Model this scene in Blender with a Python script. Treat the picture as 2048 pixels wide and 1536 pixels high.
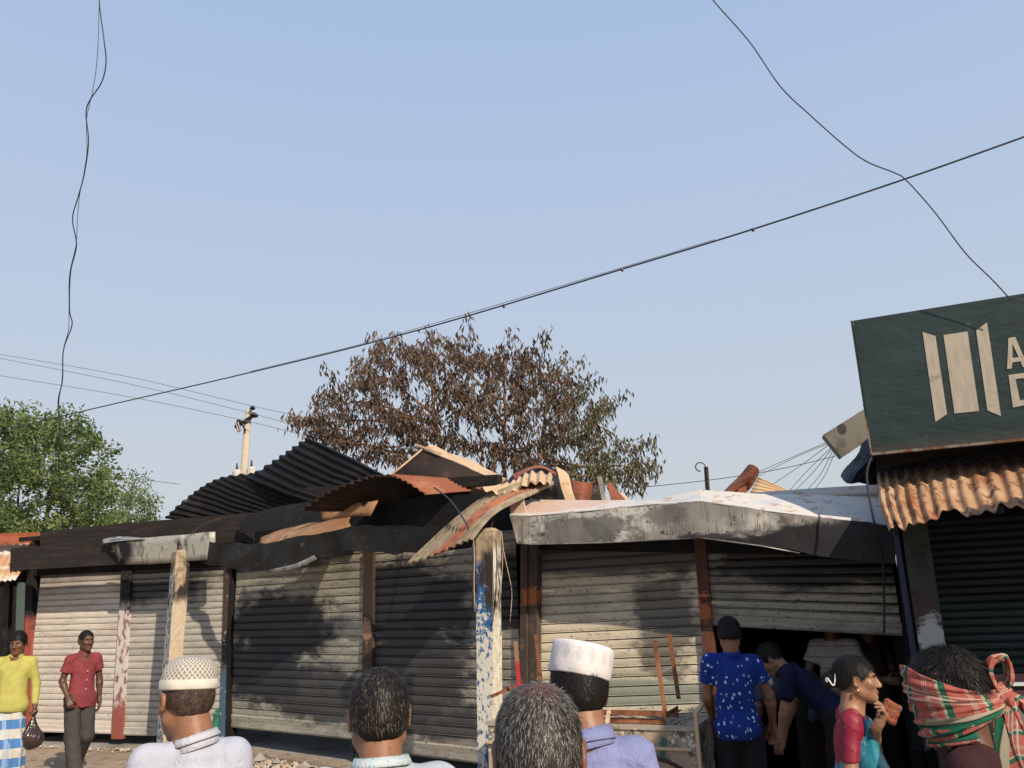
import bpy, bmesh, math, random
import numpy as np
from mathutils import Vector, Matrix, noise, kdtree
import openvdb

for o in list(bpy.data.objects): bpy.data.objects.remove(o)
SC = bpy.context.scene; COL = SC.collection
random.seed(7); RNG = np.random.default_rng(7)

# ------------------------------------------------------------------ camera
PITCH, ROLL, FPX, CAMZ = math.radians(15.0), math.radians(2.0), 1620.0, 1.85
_F = Vector((0, math.cos(PITCH), math.sin(PITCH))); _U = Vector((0, -math.sin(PITCH), math.cos(PITCH))); _R = Vector((1, 0, 0))
RC = math.cos(ROLL)*_R - math.sin(ROLL)*_U; UC = math.sin(ROLL)*_R + math.cos(ROLL)*_U
CAM = Vector((0, 0, CAMZ))
cd = bpy.data.cameras.new('camera'); cam = bpy.data.objects.new('camera', cd); COL.objects.link(cam)
cd.sensor_width = 36; cd.lens = FPX/2048*36; cd.clip_start = .05; cd.clip_end = 3000
cam.matrix_world = Matrix((( RC.x, UC.x, -_F.x, 0), (RC.y, UC.y, -_F.y, 0), (RC.z, UC.z, -_F.z, CAMZ), (0, 0, 0, 1)))
SC.camera = cam
# ------------------------------------------------------------------ light
SUN_AZ, SUN_EL = math.radians(31.0), math.radians(34.0)          # azimuth measured from -Y towards +X
w = bpy.data.worlds.new('World'); SC.world = w; w.use_nodes = True
nt = w.node_tree; nt.nodes.clear()
sky = nt.nodes.new('ShaderNodeTexSky'); sky.sky_type = 'NISHITA'; sky.sun_disc = False
sky.sun_elevation = SUN_EL; sky.sun_rotation = math.pi - SUN_AZ; sky.air_density = 1.15; sky.dust_density = 3.2; sky.ozone_density = 2.2
bg = nt.nodes.new('ShaderNodeBackground'); bg.inputs[1].default_value = .105
wo = nt.nodes.new('ShaderNodeOutputWorld'); 
# the hazy winter sky: the physical sky thinned by an even veil, pale at the horizon all the way round
tc = nt.nodes.new('ShaderNodeTexCoord'); sx = nt.nodes.new('ShaderNodeSeparateXYZ'); nt.links.new(tc.outputs['Generated'], sx.inputs[0])
rp = nt.nodes.new('ShaderNodeValToRGB'); nt.links.new(sx.outputs[2], rp.inputs[0]); K_ = 1/.10
for i_, (p_, c_) in enumerate([(0, (.53, .55, .57)), (.14, (.52, .56, .61)), (.32, (.46, .54, .665)), (.65, (.36, .475, .69)), (1, (.29, .42, .69))]):
    e_ = rp.color_ramp.elements[i_] if i_ < 2 else rp.color_ramp.elements.new(p_)
    e_.position = p_; e_.color = (*c_, 1)
vm = nt.nodes.new('ShaderNodeVectorMath'); vm.operation = 'SCALE'; vm.inputs['Scale'].default_value = K_; nt.links.new(rp.outputs[0], vm.inputs[0])
mx = nt.nodes.new('ShaderNodeMix'); mx.data_type = 'RGBA'; mx.inputs[0].default_value = .90
nt.links.new(sky.outputs[0], mx.inputs[6]); nt.links.new(vm.outputs[0], mx.inputs[7]); nt.links.new(mx.outputs[2], bg.inputs[0]); nt.links.new(bg.outputs[0], wo.inputs[0])
sl = bpy.data.lights.new('sun', 'SUN'); sl.energy = 5.0; sl.angle = math.radians(.55); sl.color = (1, .85, .66)
sun = bpy.data.objects.new('sun', sl); COL.objects.link(sun)
SD = Vector((math.sin(SUN_AZ)*math.cos(SUN_EL), -math.cos(SUN_AZ)*math.cos(SUN_EL), math.sin(SUN_EL)))
sun.rotation_euler = SD.to_track_quat('Z', 'Y').to_euler(); sun.location = (6, -10, 12)
vs = SC.view_settings; vs.view_transform = 'Standard'; vs.look = 'None'; vs.gamma = 1; vs.exposure = 0.15; vs.use_curve_mapping = False
SC.cycles.max_bounces = 6; SC.cycles.diffuse_bounces = 3; SC.cycles.glossy_bounces = 2; SC.cycles.transparent_max_bounces = 6

# ------------------------------------------------------------------ pixels to places
def ray(px, py):
    return RC*((px-1024)/FPX) - UC*((py-768)/FPX) + _F
def P(px, py, Y):
    d = ray(px, py); return CAM + d*(Y/d.y)
def hz(px): return 768 + FPX*math.tan(PITCH)/math.cos(ROLL) - (px-1024)*math.tan(ROLL)
def gnd(px, Y):
    v = P(px, hz(px), Y); return Vector((v.x, v.y, 0))
def proj(v):
    d = Vector(v)-CAM; z = d.dot(_F); return (1024+FPX*d.dot(RC)/z, 768-FPX*d.dot(UC)/z)
class Seg:
    def __init__(s, A, B):
        s.A, s.B = A, B; s.t = (B-A).normalized(); s.n = Vector((s.t.y, -s.t.x, 0))
        if s.n.dot(CAM-A) < 0: s.n = -s.n
        s.L = (B-A).length; s.ang = math.atan2(s.t.y, s.t.x)
    def W(s, a, n, z): return s.A + s.t*a + s.n*n + Vector((0, 0, z))
    def px(s, px, py, n=0):
        d = ray(px, py); k = ((s.A+s.n*n)-CAM).dot(s.n)/d.dot(s.n); return CAM+d*k
    def sz(s, px, py, n=0):
        v = s.px(px, py, n); return ((v-s.A).dot(s.t), v.z)
K0, K1, K2, K3 = gnd(20, 13.25), gnd(455, 11.96), gnd(1055, 8.47), gnd(1870, 6.93)
SA, SB, SG = Seg(K0, K1), Seg(K1, K2), Seg(K2, K3)

# ------------------------------------------------------------------ objects
ORG = {}
def link(name, me, parent=None, loc=None):
    o = bpy.data.objects.new(name, me); COL.objects.link(o)
    org = Vector(loc) if loc is not None else Vector((0, 0, 0))
    if parent is not None: o.parent = parent; o.location = org - ORG[parent.name]
    else: o.location = org
    ORG[o.name] = org
    return o
def tag(o, label=None, cat=None, group=None, kind=None):
    if label: o['label'] = label
    if cat: o['category'] = cat
    if group: o['group'] = group
    if kind: o['kind'] = kind
    return o
def thing(name, loc, label, cat, group=None): return tag(link(name, None, None, loc), label, cat, group)
def mesh(name, V, Fc, mat=None, parent=None, smooth=False, loc=None, label=None, cat=None, group=None, kind=None, uv=None):
    """V in world coordinates; the object's origin goes to loc (else parent's, else the base of its own box)"""
    V = [Vector(v) for v in V]
    if loc is None:
        if parent is not None: loc = ORG[parent.name]
        else: loc = Vector((sum(v.x for v in V)/len(V), sum(v.y for v in V)/len(V), min(v.z for v in V)))
    loc = Vector(loc); me = bpy.data.meshes.new(name)
    me.from_pydata([v-loc for v in V], [], Fc); me.update()
    if smooth: me.polygons.foreach_set('use_smooth', [True]*len(me.polygons))
    if uv is not None:
        l = me.uv_layers.new(name='UVMap'); idx = np.empty(len(me.loops), 'i4'); me.loops.foreach_get('vertex_index', idx)
        l.data.foreach_set('uv', np.asarray(uv, 'f4')[idx].ravel())
    if mat: me.materials.append(mat)
    return tag(link(name, me, parent, loc), label, cat, group, kind)
def join(*parts):
    V, Fc = [], []
    for v, f in parts:
        n = len(V); V += list(v); Fc += [tuple(i+n for i in q) for q in f]
    return V, Fc
def hexa(p):   # 8 points: bottom 4 (ccw), top 4
    return list(p), [(3, 2, 1, 0), (4, 5, 6, 7), (0, 1, 5, 4), (1, 2, 6, 5), (2, 3, 7, 6), (3, 0, 4, 7)]
def sbox(seg, a0, a1, n0, n1, z0, z1, lean=0, lean_n=0):
    q = [(a0, n0), (a1, n0), (a1, n1), (a0, n1)]
    return hexa([seg.W(a, n, z0) for a, n in q]+[seg.W(a+lean, n+lean_n, z1) for a, n in q])
def prism(pts, off):   # polygon pts extruded by vector off
    k = len(pts); V = [Vector(p) for p in pts]+[Vector(p)+off for p in pts]
    return V, [tuple(range(k)), tuple(range(2*k-1, k-1, -1))]+[(i, k+i, k+(i+1) % k, (i+1) % k) for i in range(k)]
def tube(pts, r, n=6, cap=True):
    pts = [Vector(p) for p in pts]; V, Fc = [], []; rs = r if isinstance(r, (list, tuple)) else [r]*len(pts)
    up = Vector((.3, .2, 1)).normalized(); prev = None
    for i, p in enumerate(pts):
        d = (pts[min(i+1, len(pts)-1)]-pts[max(i-1, 0)]).normalized()
        a = prev if prev is not None else up
        x = (a-d*a.dot(d))
        if x.length < 1e-3: x = Vector((1, 0, 0))-d*d.x
        x.normalize(); prev = x; y = d.cross(x)
        for k in range(n):
            t = 2*math.pi*k/n; V.append(p+(x*math.cos(t)+y*math.sin(t))*rs[i])
    for i in range(len(pts)-1):
        for k in range(n):
            Fc.append((i*n+k, i*n+(k+1) % n, (i+1)*n+(k+1) % n, (i+1)*n+k))
    if cap: Fc += [tuple(range(n))[::-1], tuple(range((len(pts)-1)*n, len(pts)*n))]
    return V, Fc
def bar(a, b, w, h, up=Vector((0, 0, 1))):
    a, b = Vector(a), Vector(b); d = (b-a).normalized(); x = d.cross(up)
    if x.length < 1e-3: x = d.cross(Vector((0, 1, 0)))
    x.normalize(); y = x.cross(d); x *= w/2; y *= h/2
    return hexa([a-x-y, a+x-y, b+x-y, b-x-y, a-x+y, a+x+y, b+x+y, b-x+y])
def angle_bar(a, b, w, t, x, y):   # L section, legs along x and y
    a, b = Vector(a), Vector(b); x, y = Vector(x).normalized(), Vector(y).normalized()
    prof = [(0, 0), (w, 0), (w, t), (t, t), (t, w), (0, w)]
    V = [a+x*p+y*q for p, q in prof]+[b+x*p+y*q for p, q in prof]
    return V, [(5, 4, 3, 2, 1, 0), (6, 7, 8, 9, 10, 11)]+[(i, (i+1) % 6, 6+(i+1) % 6, 6+i) for i in range(6)]
def crom(p, t):
    n = len(p)-1; x = min(max(t, 0), .999999)*n; i = int(x); f = x-i
    g = lambda k: p[min(max(k, 0), n)]
    p0, p1, p2, p3 = g(i-1), g(i), g(i+1), g(i+2)
    return .5*((2*p1)+(p2-p0)*f+(2*p0-5*p1+4*p2-p3)*f*f+(3*p1-p0-3*p2+p3)*f*f*f)
def spline(pts, n, ):
    pts = [Vector(p) for p in pts]; return [crom(pts, i/(n-1)) for i in range(n)]

# ------------------------------------------------------------------ materials
class NT:
    def __init__(s, name):
        s.m = bpy.data.materials.new(name); s.m.use_nodes = True; s.t = s.m.node_tree; s.b = s.t.nodes['Principled BSDF']
        s.g = None; s.o = None
    def n(s, ty, **k):
        x = s.t.nodes.new('ShaderNode'+ty)
        for a, b in k.items(): setattr(x, a, b)
        return x
    def l(s, a, b): s.t.links.new(a, b)
    def pos(s):
        if s.g is None: s.g = s.n('NewGeometry').outputs['Position']
        return s.g
    def obj(s):
        if s.o is None: s.o = s.n('TexCoord')
        return s.o.outputs['Object']
    def uv(s):
        if s.o is None: s.o = s.n('TexCoord')
        return s.o.outputs['UV']
    def mp(s, co, scale=(1, 1, 1), loc=(0, 0, 0), rot=(0, 0, 0)):
        x = s.n('Mapping'); s.l(co, x.inputs[0]); x.inputs['Scale'].default_value = scale; x.inputs['Location'].default_value = loc; x.inputs['Rotation'].default_value = rot
        return x.outputs[0]
    def noise(s, co, scale, detail=4, rough=.6, dist=0):
        x = s.n('TexNoise'); s.l(co, x.inputs['Vector']); x.inputs['Scale'].default_value = scale; x.inputs['Detail'].default_value = detail
        x.inputs['Roughness'].default_value = rough; x.inputs['Distortion'].default_value = dist; return x.outputs['Fac']
    def voro(s, co, scale, feat='F1'):
        x = s.n('TexVoronoi', feature=feat); s.l(co, x.inputs['Vector']); x.inputs['Scale'].default_value = scale; return x.outputs['Distance']
    def math(s, op, a, b=0.0, c=0.0, clamp=False):
        x = s.n('Math', operation=op, use_clamp=clamp)
        for i, v in enumerate((a, b, c)):
            if isinstance(v, (int, float)): x.inputs[i].default_value = v
            else: s.l(v, x.inputs[i])
        return x.outputs[0]
    def ramp(s, v, lo, hi, a=0., b=1., smooth=True):
        x = s.n('MapRange'); x.clamp = True
        if smooth: x.interpolation_type = 'SMOOTHSTEP'
        s.l(v, x.inputs[0]); x.inputs[1].default_value = lo; x.inputs[2].default_value = hi; x.inputs[3].default_value = a; x.inputs[4].default_value = b
        return x.outputs[0]
    def mix(s, f, a, b):
        x = s.n('Mix', data_type='RGBA')
        if isinstance(f, (int, float)): x.inputs[0].default_value = f
        else: s.l(f, x.inputs[0])
        for i, v in ((6, a), (7, b)):
            if isinstance(v, (tuple, list)): x.inputs[i].default_value = (*v[:3], 1)
            else: s.l(v, x.inputs[i])
        return x.outputs[2]
    def sep(s, co):
        x = s.n('SeparateXYZ'); s.l(co, x.inputs[0]); return x.outputs
    def bump(s, h, st=.3, d=.01):
        x = s.n('Bump'); x.inputs['Strength'].default_value = st; x.inputs['Distance'].default_value = d; s.l(h, x.inputs['Height']); s.l(x.outputs[0], s.b.inputs['Normal'])
    def done(s, col, rough=.8, metal=0., spec=.35):
        if isinstance(col, (tuple, list)): s.b.inputs['Base Color'].default_value = (*col[:3], 1)
        else: s.l(col, s.b.inputs['Base Color'])
        if isinstance(rough, (int, float)): s.b.inputs['Roughness'].default_value = rough
        else: s.l(rough, s.b.inputs['Roughness'])
        s.b.inputs['Metallic'].default_value = metal; s.b.inputs['Specular IOR Level'].default_value = spec
        return s.m
def mat(name, base, layers=(), rough=.8, metal=0., spec=.3, bump=None, coord='pos'):
    """layers: ('noise',color,scale,lo,hi,stretch,detail) ('blob',color,centre,radius vec,noise amt[,amount]) ('z',color,z0,z1,noise amt,noise scale)"""
    t = NT(name); co = t.pos() if coord == 'pos' else (t.obj() if coord == 'obj' else t.uv()); c = base
    for L in layers:
        k, colr = L[0], L[1]
        if k == 'noise':
            scale, lo, hi = L[2:5]; st = L[5] if len(L) > 5 else (1, 1, 1); det = L[6] if len(L) > 6 else 5
            m = t.ramp(t.noise(t.mp(co, st, (L[7] if len(L) > 7 else scale*.37, 3.1, 1.7)), scale, det), lo, hi)
        elif k == 'blob':
            ctr, rad, na = L[2:5]; am = L[5] if len(L) > 5 else 1.; fz = L[6] if len(L) > 6 else 2.2
            q = t.n('VectorMath', operation='SUBTRACT'); t.l(co, q.inputs[0]); q.inputs[1].default_value = ctr
            q2 = t.n('VectorMath', operation='MULTIPLY'); t.l(q.outputs[0], q2.inputs[0]); q2.inputs[1].default_value = [1/r for r in rad]
            ln = t.n('VectorMath', operation='LENGTH'); t.l(q2.outputs[0], ln.inputs[0])
            dd = t.math('ADD', ln.outputs['Value'], t.math('MULTIPLY', t.math('SUBTRACT', t.noise(t.mp(co, (1, 1, 2.2)), fz, 6, .7), .5), na*2.2))
            m = t.math('MULTIPLY', t.ramp(dd, 1.15, .75), am)
        elif k == 'z':
            z0, z1, na = L[2:5]; sc = L[5] if len(L) > 5 else 2.
            z = t.math('ADD', t.sep(co)[2], t.math('MULTIPLY', t.math('SUBTRACT', t.noise(co, sc, 6, .7), .5), na*2.))
            m = t.ramp(z, z0, z1)
        c = t.mix(m, c, colr)
    if bump: t.bump(t.noise(co, bump[0], 6, .65), bump[1], bump[2] if len(bump) > 2 else .01)
    return t.done(c, rough, metal, spec)
SOOT = (.014, .014, .016); SOOT2 = (.045, .044, .045)
def blobpx(seg, px, py, n, r, rz, col, na=.5, am=1., fz=2.2):
    v = seg.px(px, py, n); return ('blob', col, tuple(v), (r, r, rz), na, am, fz)
# ================================================================== GROUND
g = NT('earth'); co = g.pos()
c = g.mix(g.ramp(g.noise(co, .8, 6), .35, .7), (.27, .205, .15), (.36, .285, .215))
c = g.mix(g.ramp(g.noise(g.mp(co, (1, 1, 1), (4, 2, 0)), 7, 6), .5, .7), c, (.15, .115, .09))
c = g.mix(g.ramp(g.voro(co, 38), .08, .02), c, (.42, .36, .30))
g.bump(g.math('ADD', g.noise(co, 30, 6), g.math('MULTIPLY', g.voro(co, 25), .5)), .6, .03)
M_EARTH = g.done(c, .95)
nx = 60; V = []; Fc = []
for j in range(nx+1):
    for i in range(nx+1):
        u, v = (i/nx*2-1), (j/nx*2-1); x, y = 300*u*abs(u)**1.6, 300*v*abs(v)**1.6
        V.append((x, y, .02*noise.noise(Vector((x*.8, y*.8, 0))) if abs(x) < 30 and abs(y) < 30 else 0))
for j in range(nx):
    for i in range(nx):
        a = j*(nx+1)+i; Fc.append((a, a+1, a+nx+2, a+nx+1))
mesh('ground', V, Fc, M_EARTH, kind='structure', smooth=True, loc=(0, 0, 0))

# ================================================================== PAINTS
def shutter_mat(name, base, dirt, blobs=(), topz=None, speck=.5):
    L = [('noise', dirt, 1.3, .42, .75, (1, 1, 4)), ('noise', tuple(x*.55 for x in dirt), 5, .55, .8, (1, 1, 7)), ('noise', SOOT2, 26, .62-speck*.08, .72, (1, 1, 1.6))]
    L += list(blobs)
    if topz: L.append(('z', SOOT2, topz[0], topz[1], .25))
    return mat(name, base, L, rough=.55, spec=.4, bump=(40, .25, .004))
M_SH = {}
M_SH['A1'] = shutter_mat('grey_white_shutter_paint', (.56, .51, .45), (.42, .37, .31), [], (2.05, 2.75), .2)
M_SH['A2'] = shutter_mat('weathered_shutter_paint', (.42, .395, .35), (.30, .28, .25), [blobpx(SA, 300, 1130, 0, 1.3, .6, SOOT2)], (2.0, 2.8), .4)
M_SH['B1'] = shutter_mat('half_burnt_shutter_paint', (.36, .345, .28), (.16, .16, .14), [blobpx(SB, 560, 1250, 0, 1.25, .44, SOOT, .7, .97), blobpx(SB, 520, 1340, 0, 1.1, .44, (.012, .016, .026), .7, .96), blobpx(SB, 620, 1385, 0, 1.2, .36, (.028, .030, .036), .7, .9), blobpx(SB, 560, 1110, 0, 1.6, .2, SOOT2)], None, 1.)
M_SH['B2'] = shutter_mat('charred_shutter_paint', (.34, .31, .255), (.12, .11, .095), [blobpx(SB, 800, 1215, 0, 1.25, .55, (.010, .012, .018), .7, .97), blobpx(SB, 820, 1350, 0, 1.1, .55, (.028, .029, .033), .9, .9), blobpx(SB, 880, 1440, 0, .9, .20, SOOT2, .7, .85), blobpx(SB, 1030, 1180, 0, .5, .4, SOOT, .6)], None, 1.)
M_SH['C1'] = shutter_mat('cream_shutter_paint', (.58, .52, .40), (.38, .345, .26), [blobpx(SG, 1330, 1240, 0, .33, .45, SOOT2, 1.1, .75), blobpx(SG, 1230, 1095, 0, 1.6, .28, SOOT2, .4, .9), blobpx(SG, 1240, 1385, 0, 1.0, .12, (.20, .24, .20), .4, .8)], None, .6)  # blob along the top paints soot and soffit shade together
M_SH['C2'] = shutter_mat('sooty_grey_shutter_paint', (.33, .305, .245), (.11, .10, .082), [blobpx(SG, 1700, 1110, 0, 1.3, .28, SOOT, .7, .9)], None, .9)  # top blob: soot, with the soffit's shade painted into it
M_SH['D1'] = shutter_mat('dark_green_shutter_paint', (.018, .040, .034), (.010, .022, .018), [blobpx(SG, 1960, 1080, 0, 1.5, .5, SOOT, .4)], None, .1)
M_SOOT = mat('soot_black', (.008, .0075, .007), [('noise', (.022, .018, .015), 3, .5, .75), ('noise', (.04, .03, .022), 18, .62, .75)], .8, bump=(20, .4))
M_SOOTM = mat('scorched_dark_metal', (.014, .013, .012), [('noise', (.040, .026, .019), 1.4, .5, .7), ('noise', (.006, .006, .006), 4, .5, .7), ('noise', (.09, .085, .08), 7, .64, .74, (1, 1, 1.5)), ('noise', (.14, .13, .12), 45, .68, .78)], .5, .4, .4, bump=(9, .6, .02))
M_CHARW = mat('charred_wood_board', (.016, .0125, .011), [('noise', (.035, .025, .02), 2.5, .45, .7, (1, 1, 9)), ('noise', (.10, .085, .07), 40, .7, .8)], .85, bump=(30, .5))
M_RUST = mat('rusty_iron', (.20, .078, .038), [('noise', (.32, .145, .07), 4, .45, .65), ('noise', (.07, .03, .02), 9, .5, .68), ('noise', (.45, .30, .20), 35, .66, .76)], .8, .1, bump=(30, .4, .005))
M_RUSTD = mat('dark_rusty_iron', (.06, .028, .018), [('noise', (.16, .06, .03), 5, .5, .7), ('noise', (.02, .015, .012), 8, .5, .7)], .8, .1, bump=(30, .4, .005))
M_GALV = mat('burnt_galvanised_metal', (.34, .33, .31), [('noise', (.12, .11, .105), 2.2, .45, .65), ('noise', (.05, .045, .04), 7, .55, .72), ('noise', (.55, .53, .50), 5, .6, .75)], .5, .5, .5, bump=(12, .25))
M_CONC = mat('grey_concrete', (.30, .28, .25), [('noise', (.18, .16, .14), 3, .45, .7), ('noise', (.42, .40, .36), 30, .6, .75)], .9, bump=(40, .4))
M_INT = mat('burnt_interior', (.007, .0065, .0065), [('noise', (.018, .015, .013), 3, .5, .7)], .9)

# ================================================================== ROLLER SHUTTERS
def slat_mesh(L, h, mt):
    """slat: shallow convex band with a rolled bead at its lower edge, long axis x, outwards -y"""
    prof = [(.010, -.05*h), (-.006, .004), (-.0095, h*.22), (-.0105, h*.45), (-.0095, h*.66), (-.0065, h*.80), (.012, h*.815), (.010, h*.86), (-.012, h*.875), (-.019, h*.915), (-.017, h*.96), (.006, h*.995)]
    nseg = 6; V = []; Fc = []; k = len(prof)
    for i in range(nseg+1):
        x = L*i/nseg
        for (y, z) in prof: V.append((x, y+.0035*math.sin(i*2.1+L*3), z))
    for i in range(nseg):
        for j in range(k-1):
            a = i*k+j; Fc.append((a, a+k, a+k+1, a+1))
    me = bpy.data.meshes.new('slat'); me.from_pydata(V, [], Fc); me.update(); me.materials.append(mt)
    return me
def shutter(parent, seg, xl, xr, ytop_px, bl, br, n, mt, pitch, railh=.11, name_label=None, sag=0.):
    """xl,xr: pixel columns at mid height; bl,br: pixel rows of the bottom edge at xl,xr"""
    a0, zb0 = seg.sz(xl, bl, n); a1, zb1 = seg.sz(xr, br, n); zt = seg.sz((xl+xr)/2, ytop_px, n)[1]
    L = a1-a0; tilt = math.atan2(zb1-zb0, L)
    root = link('roller_shutter', None, parent, seg.W(a0, n, zb0))
    if name_label: root['label'] = name_label
    me = slat_mesh(L, pitch, mt); z = 0; k = 0
    N = int((zt-zb0-railh)/pitch)+2
    r = random.Random(int(xl))
    fr = Matrix.Rotation(seg.ang, 4, 'Z')
    # seg.t must be local +x and outwards local -y
    for i in range(N):
        f = i/max(N-1, 1); tl = tilt*(1-f)+r.uniform(-.0016, .0016)+sag*math.sin(f*6)*.004
        o = bpy.data.objects.new('slat', me); COL.objects.link(o); o.parent = root
        zz = railh+i*pitch
        o.matrix_local = Matrix.Translation(Vector((0, 0, zz*1.0))) @ fr @ Matrix.Rotation(-tl, 4, 'Y') @ Matrix.Rotation(r.uniform(-.05, .05), 4, 'X')
    # bottom rail
    V, Fc = [], []
    p = [(0, 0), (-.012, 0), (-.022, .02), (-.016, railh*.5), (-.022, railh*.9), (0, railh*1.02)]
    for x in (0, L/3, 2*L/3, L):
        V += [Vector((x, q[0], q[1])) for q in p]
    for i in range(3):
        for j in range(5): a = i*6+j; Fc.append((a, a+6, a+7, a+1))
    M4 = Matrix.Translation(seg.W(a0, n, zb0)) @ fr @ Matrix.Rotation(-tilt, 4, 'Y')
    mesh('bottom_rail', [M4 @ v for v in V], Fc, mt, root)
    return root
def bent_post(parent, seg, xt, yt, xb, yb, wpx, n, mt, name='door_post', depth=.09, label=None):
    """upright between two pixels, in the wall plane; each end keeps its own width"""
    a0, z0 = seg.sz(xb, yb, n); a1, z1 = seg.sz(xt, yt, n); w_ = (seg.sz(xb+wpx, yb, n)[0]-a0)
    o = mesh(name, *sbox(seg, a0, a0+w_, n-depth, n, z0, z1, lean=a1-a0), mt, parent)
    if label: o['label'] = label
    return o
def facade_poly(name, parent, seg, pts, n, thick, mt, label=None, **k):
    V, Fc = prism([seg.px(x, y, n) for x, y in pts], -seg.n*thick)
    o = mesh(name, V, Fc, mt, parent, **k)
    if label: o['label'] = label
    return o
def lin(p, t):
    n = len(p)-1; x = min(max(t, 0), .999999)*n; i = int(x); return p[i].lerp(p[i+1], x-i)
def strip(name, parent, rows, mt, thick=.004, sub=1, label=None, smooth=True, cr=None, crumple=0., seed=0, **k):
    """rows: lists of world points (same length); a bent sheet through them with real thickness"""
    crom = cr or globals()['crom']
    R = [[Vector(p) for p in r] for r in rows]; nr, ncn = len(R), len(R[0])
    nu, nv = (ncn-1)*sub+1, (nr-1)*sub+1; G = []
    for j in range(nv):
        tv = j/(nv-1) if nv > 1 else 0
        line = []
        for i in range(nu):
            colp = [crom(r, i/(nu-1)) if sub > 1 else r[i] for r in R]
            p = crom(colp, tv) if (sub > 1 and nr > 2) else (colp[0].lerp(colp[-1], tv) if nr == 2 else colp[j] if sub == 1 else crom(colp, tv))
            if crumple: p = p+Vector(noise.noise_vector(p*3.5+Vector((seed, 0, 0))))*crumple
            line.append(p)
        G.append(line)
    if nr == 2 and sub > 3 and False: pass
    V = [p for r in G for p in r]; Fc = [(j*nu+i, j*nu+i+1, (j+1)*nu+i+1, (j+1)*nu+i) for j in range(nv-1) for i in range(nu-1)]
    o = mesh(name, V, Fc, mt, parent, smooth=smooth, **k)
    md = o.modifiers.new('thick', 'SOLIDIFY'); md.thickness = thick; md.offset = 0
    if label: o['label'] = label
    return o
def corrug(name, net, N, amp, mt, parent=None, nv=14, per=8, ragged=None, thick=.0025, warp=.0, seed=0, **k):
    """corrugated sheet. net: rows (along the ridges) of world points (across the ridges)"""
    R = [[Vector(p) for p in r] for r in net]; nu = N*per+1; G = np.zeros((nv+1, nu, 3))
    for i in range(nu):
        u = i/(nu-1); colp = [crom(r, u) for r in R]
        vm = ragged(u) if ragged else 1.
        for j in range(nv+1):
            p = crom(colp, j/nv*vm) if len(colp) > 2 else colp[0].lerp(colp[-1], j/nv*vm)
            if warp: p = p+Vector(noise.noise_vector(p*2.2+Vector((seed, 1, 2))))*warp
            G[j, i] = p
    du = np.gradient(G, axis=1); dv = np.gradient(G, axis=0); nrm = np.cross(du, dv); nrm /= np.linalg.norm(nrm, axis=2, keepdims=True)+1e-9
    ph = np.cos(np.arange(nu)/per*2*np.pi)*amp
    G = G+nrm*ph[None, :, None]
    V = [tuple(p) for p in G.reshape(-1, 3)]; Fc = [(j*nu+i, j*nu+i+1, (j+1)*nu+i+1, (j+1)*nu+i) for j in range(nv) for i in range(nu-1)]
    uv = [(i/(nu-1), j/nv) for j in range(nv+1) for i in range(nu)]
    o = mesh(name, V, Fc, mt, parent, smooth=True, uv=uv, **k)
    md = o.modifiers.new('thick', 'SOLIDIFY'); md.thickness = thick; md.offset = 0
    return o

# ================================================================== SHOP A (two shutters, left)
shA = thing('market_shop', SA.W(0, -1, 0), 'fire blackened shop with two whitish roller shutters behind the men in red and yellow shirts', 'shop')
za = 3.02
aL, aR = SA.sz(45, 1300, 0)[0], SA.L
D = 3.6
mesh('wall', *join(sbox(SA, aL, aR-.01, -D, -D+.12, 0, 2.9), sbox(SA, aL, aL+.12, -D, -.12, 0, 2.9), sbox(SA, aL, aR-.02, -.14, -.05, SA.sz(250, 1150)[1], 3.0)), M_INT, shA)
mesh('floor_step', *sbox(SA, aL, aR, -D+.13, .10, .0, .05), M_CONC, shA)
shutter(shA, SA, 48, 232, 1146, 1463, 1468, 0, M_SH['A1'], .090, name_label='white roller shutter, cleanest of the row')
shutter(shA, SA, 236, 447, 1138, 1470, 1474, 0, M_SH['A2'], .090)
M_P1 = mat('peeling_white_red_paint', (.50, .46, .43), [('noise', (.20, .10, .10), 14, .5, .6, (1, 1, .5)), ('z', (.24, .07, .05), .75, .45, .25, 5), ('z', SOOT, 1.9, 2.1, .1, 4), ('noise', (.3, .28, .27), 50, .6, .7)], .8, bump=(30, .6))
M_P0 = mat('red_door_frame_paint', (.30, .07, .05), [('noise', (.12, .04, .03), 6, .5, .7), ('z', SOOT, 1.75, 1.95, .1, 4)], .7)
M_P2 = mat('charred_blue_green_post_paint', (.05, .035, .028), [('noise', (.20, .12, .08), 6, .55, .7, (1, 1, .3)), ('z', (.05, .10, .15), 1.25, .9, .3, 5), ('noise', (.45, .45, .42), 22, .62, .68)], .75)
bent_post(shA, SA, 52, 1140, 44, 1476, 14, .05, M_P0, label='red left door post')
bent_post(shA, SA, 243, 1140, 222, 1478, 20, .06, M_P1, label='peeling white door post between the two shutters')
bent_post(shA, SA, 449, 1130, 438, 1482, 16, .05, M_P2, label='charred door post with blue flakes')
mesh('green_jamb', *sbox(SA, SA.L-.045, SA.L+.0, .055, .09, .12, .55), mat('green_jamb_paint', (.03, .22, .12), [('noise', (.05, .04, .03), 9, .5, .6)], .6), shA)
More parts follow.
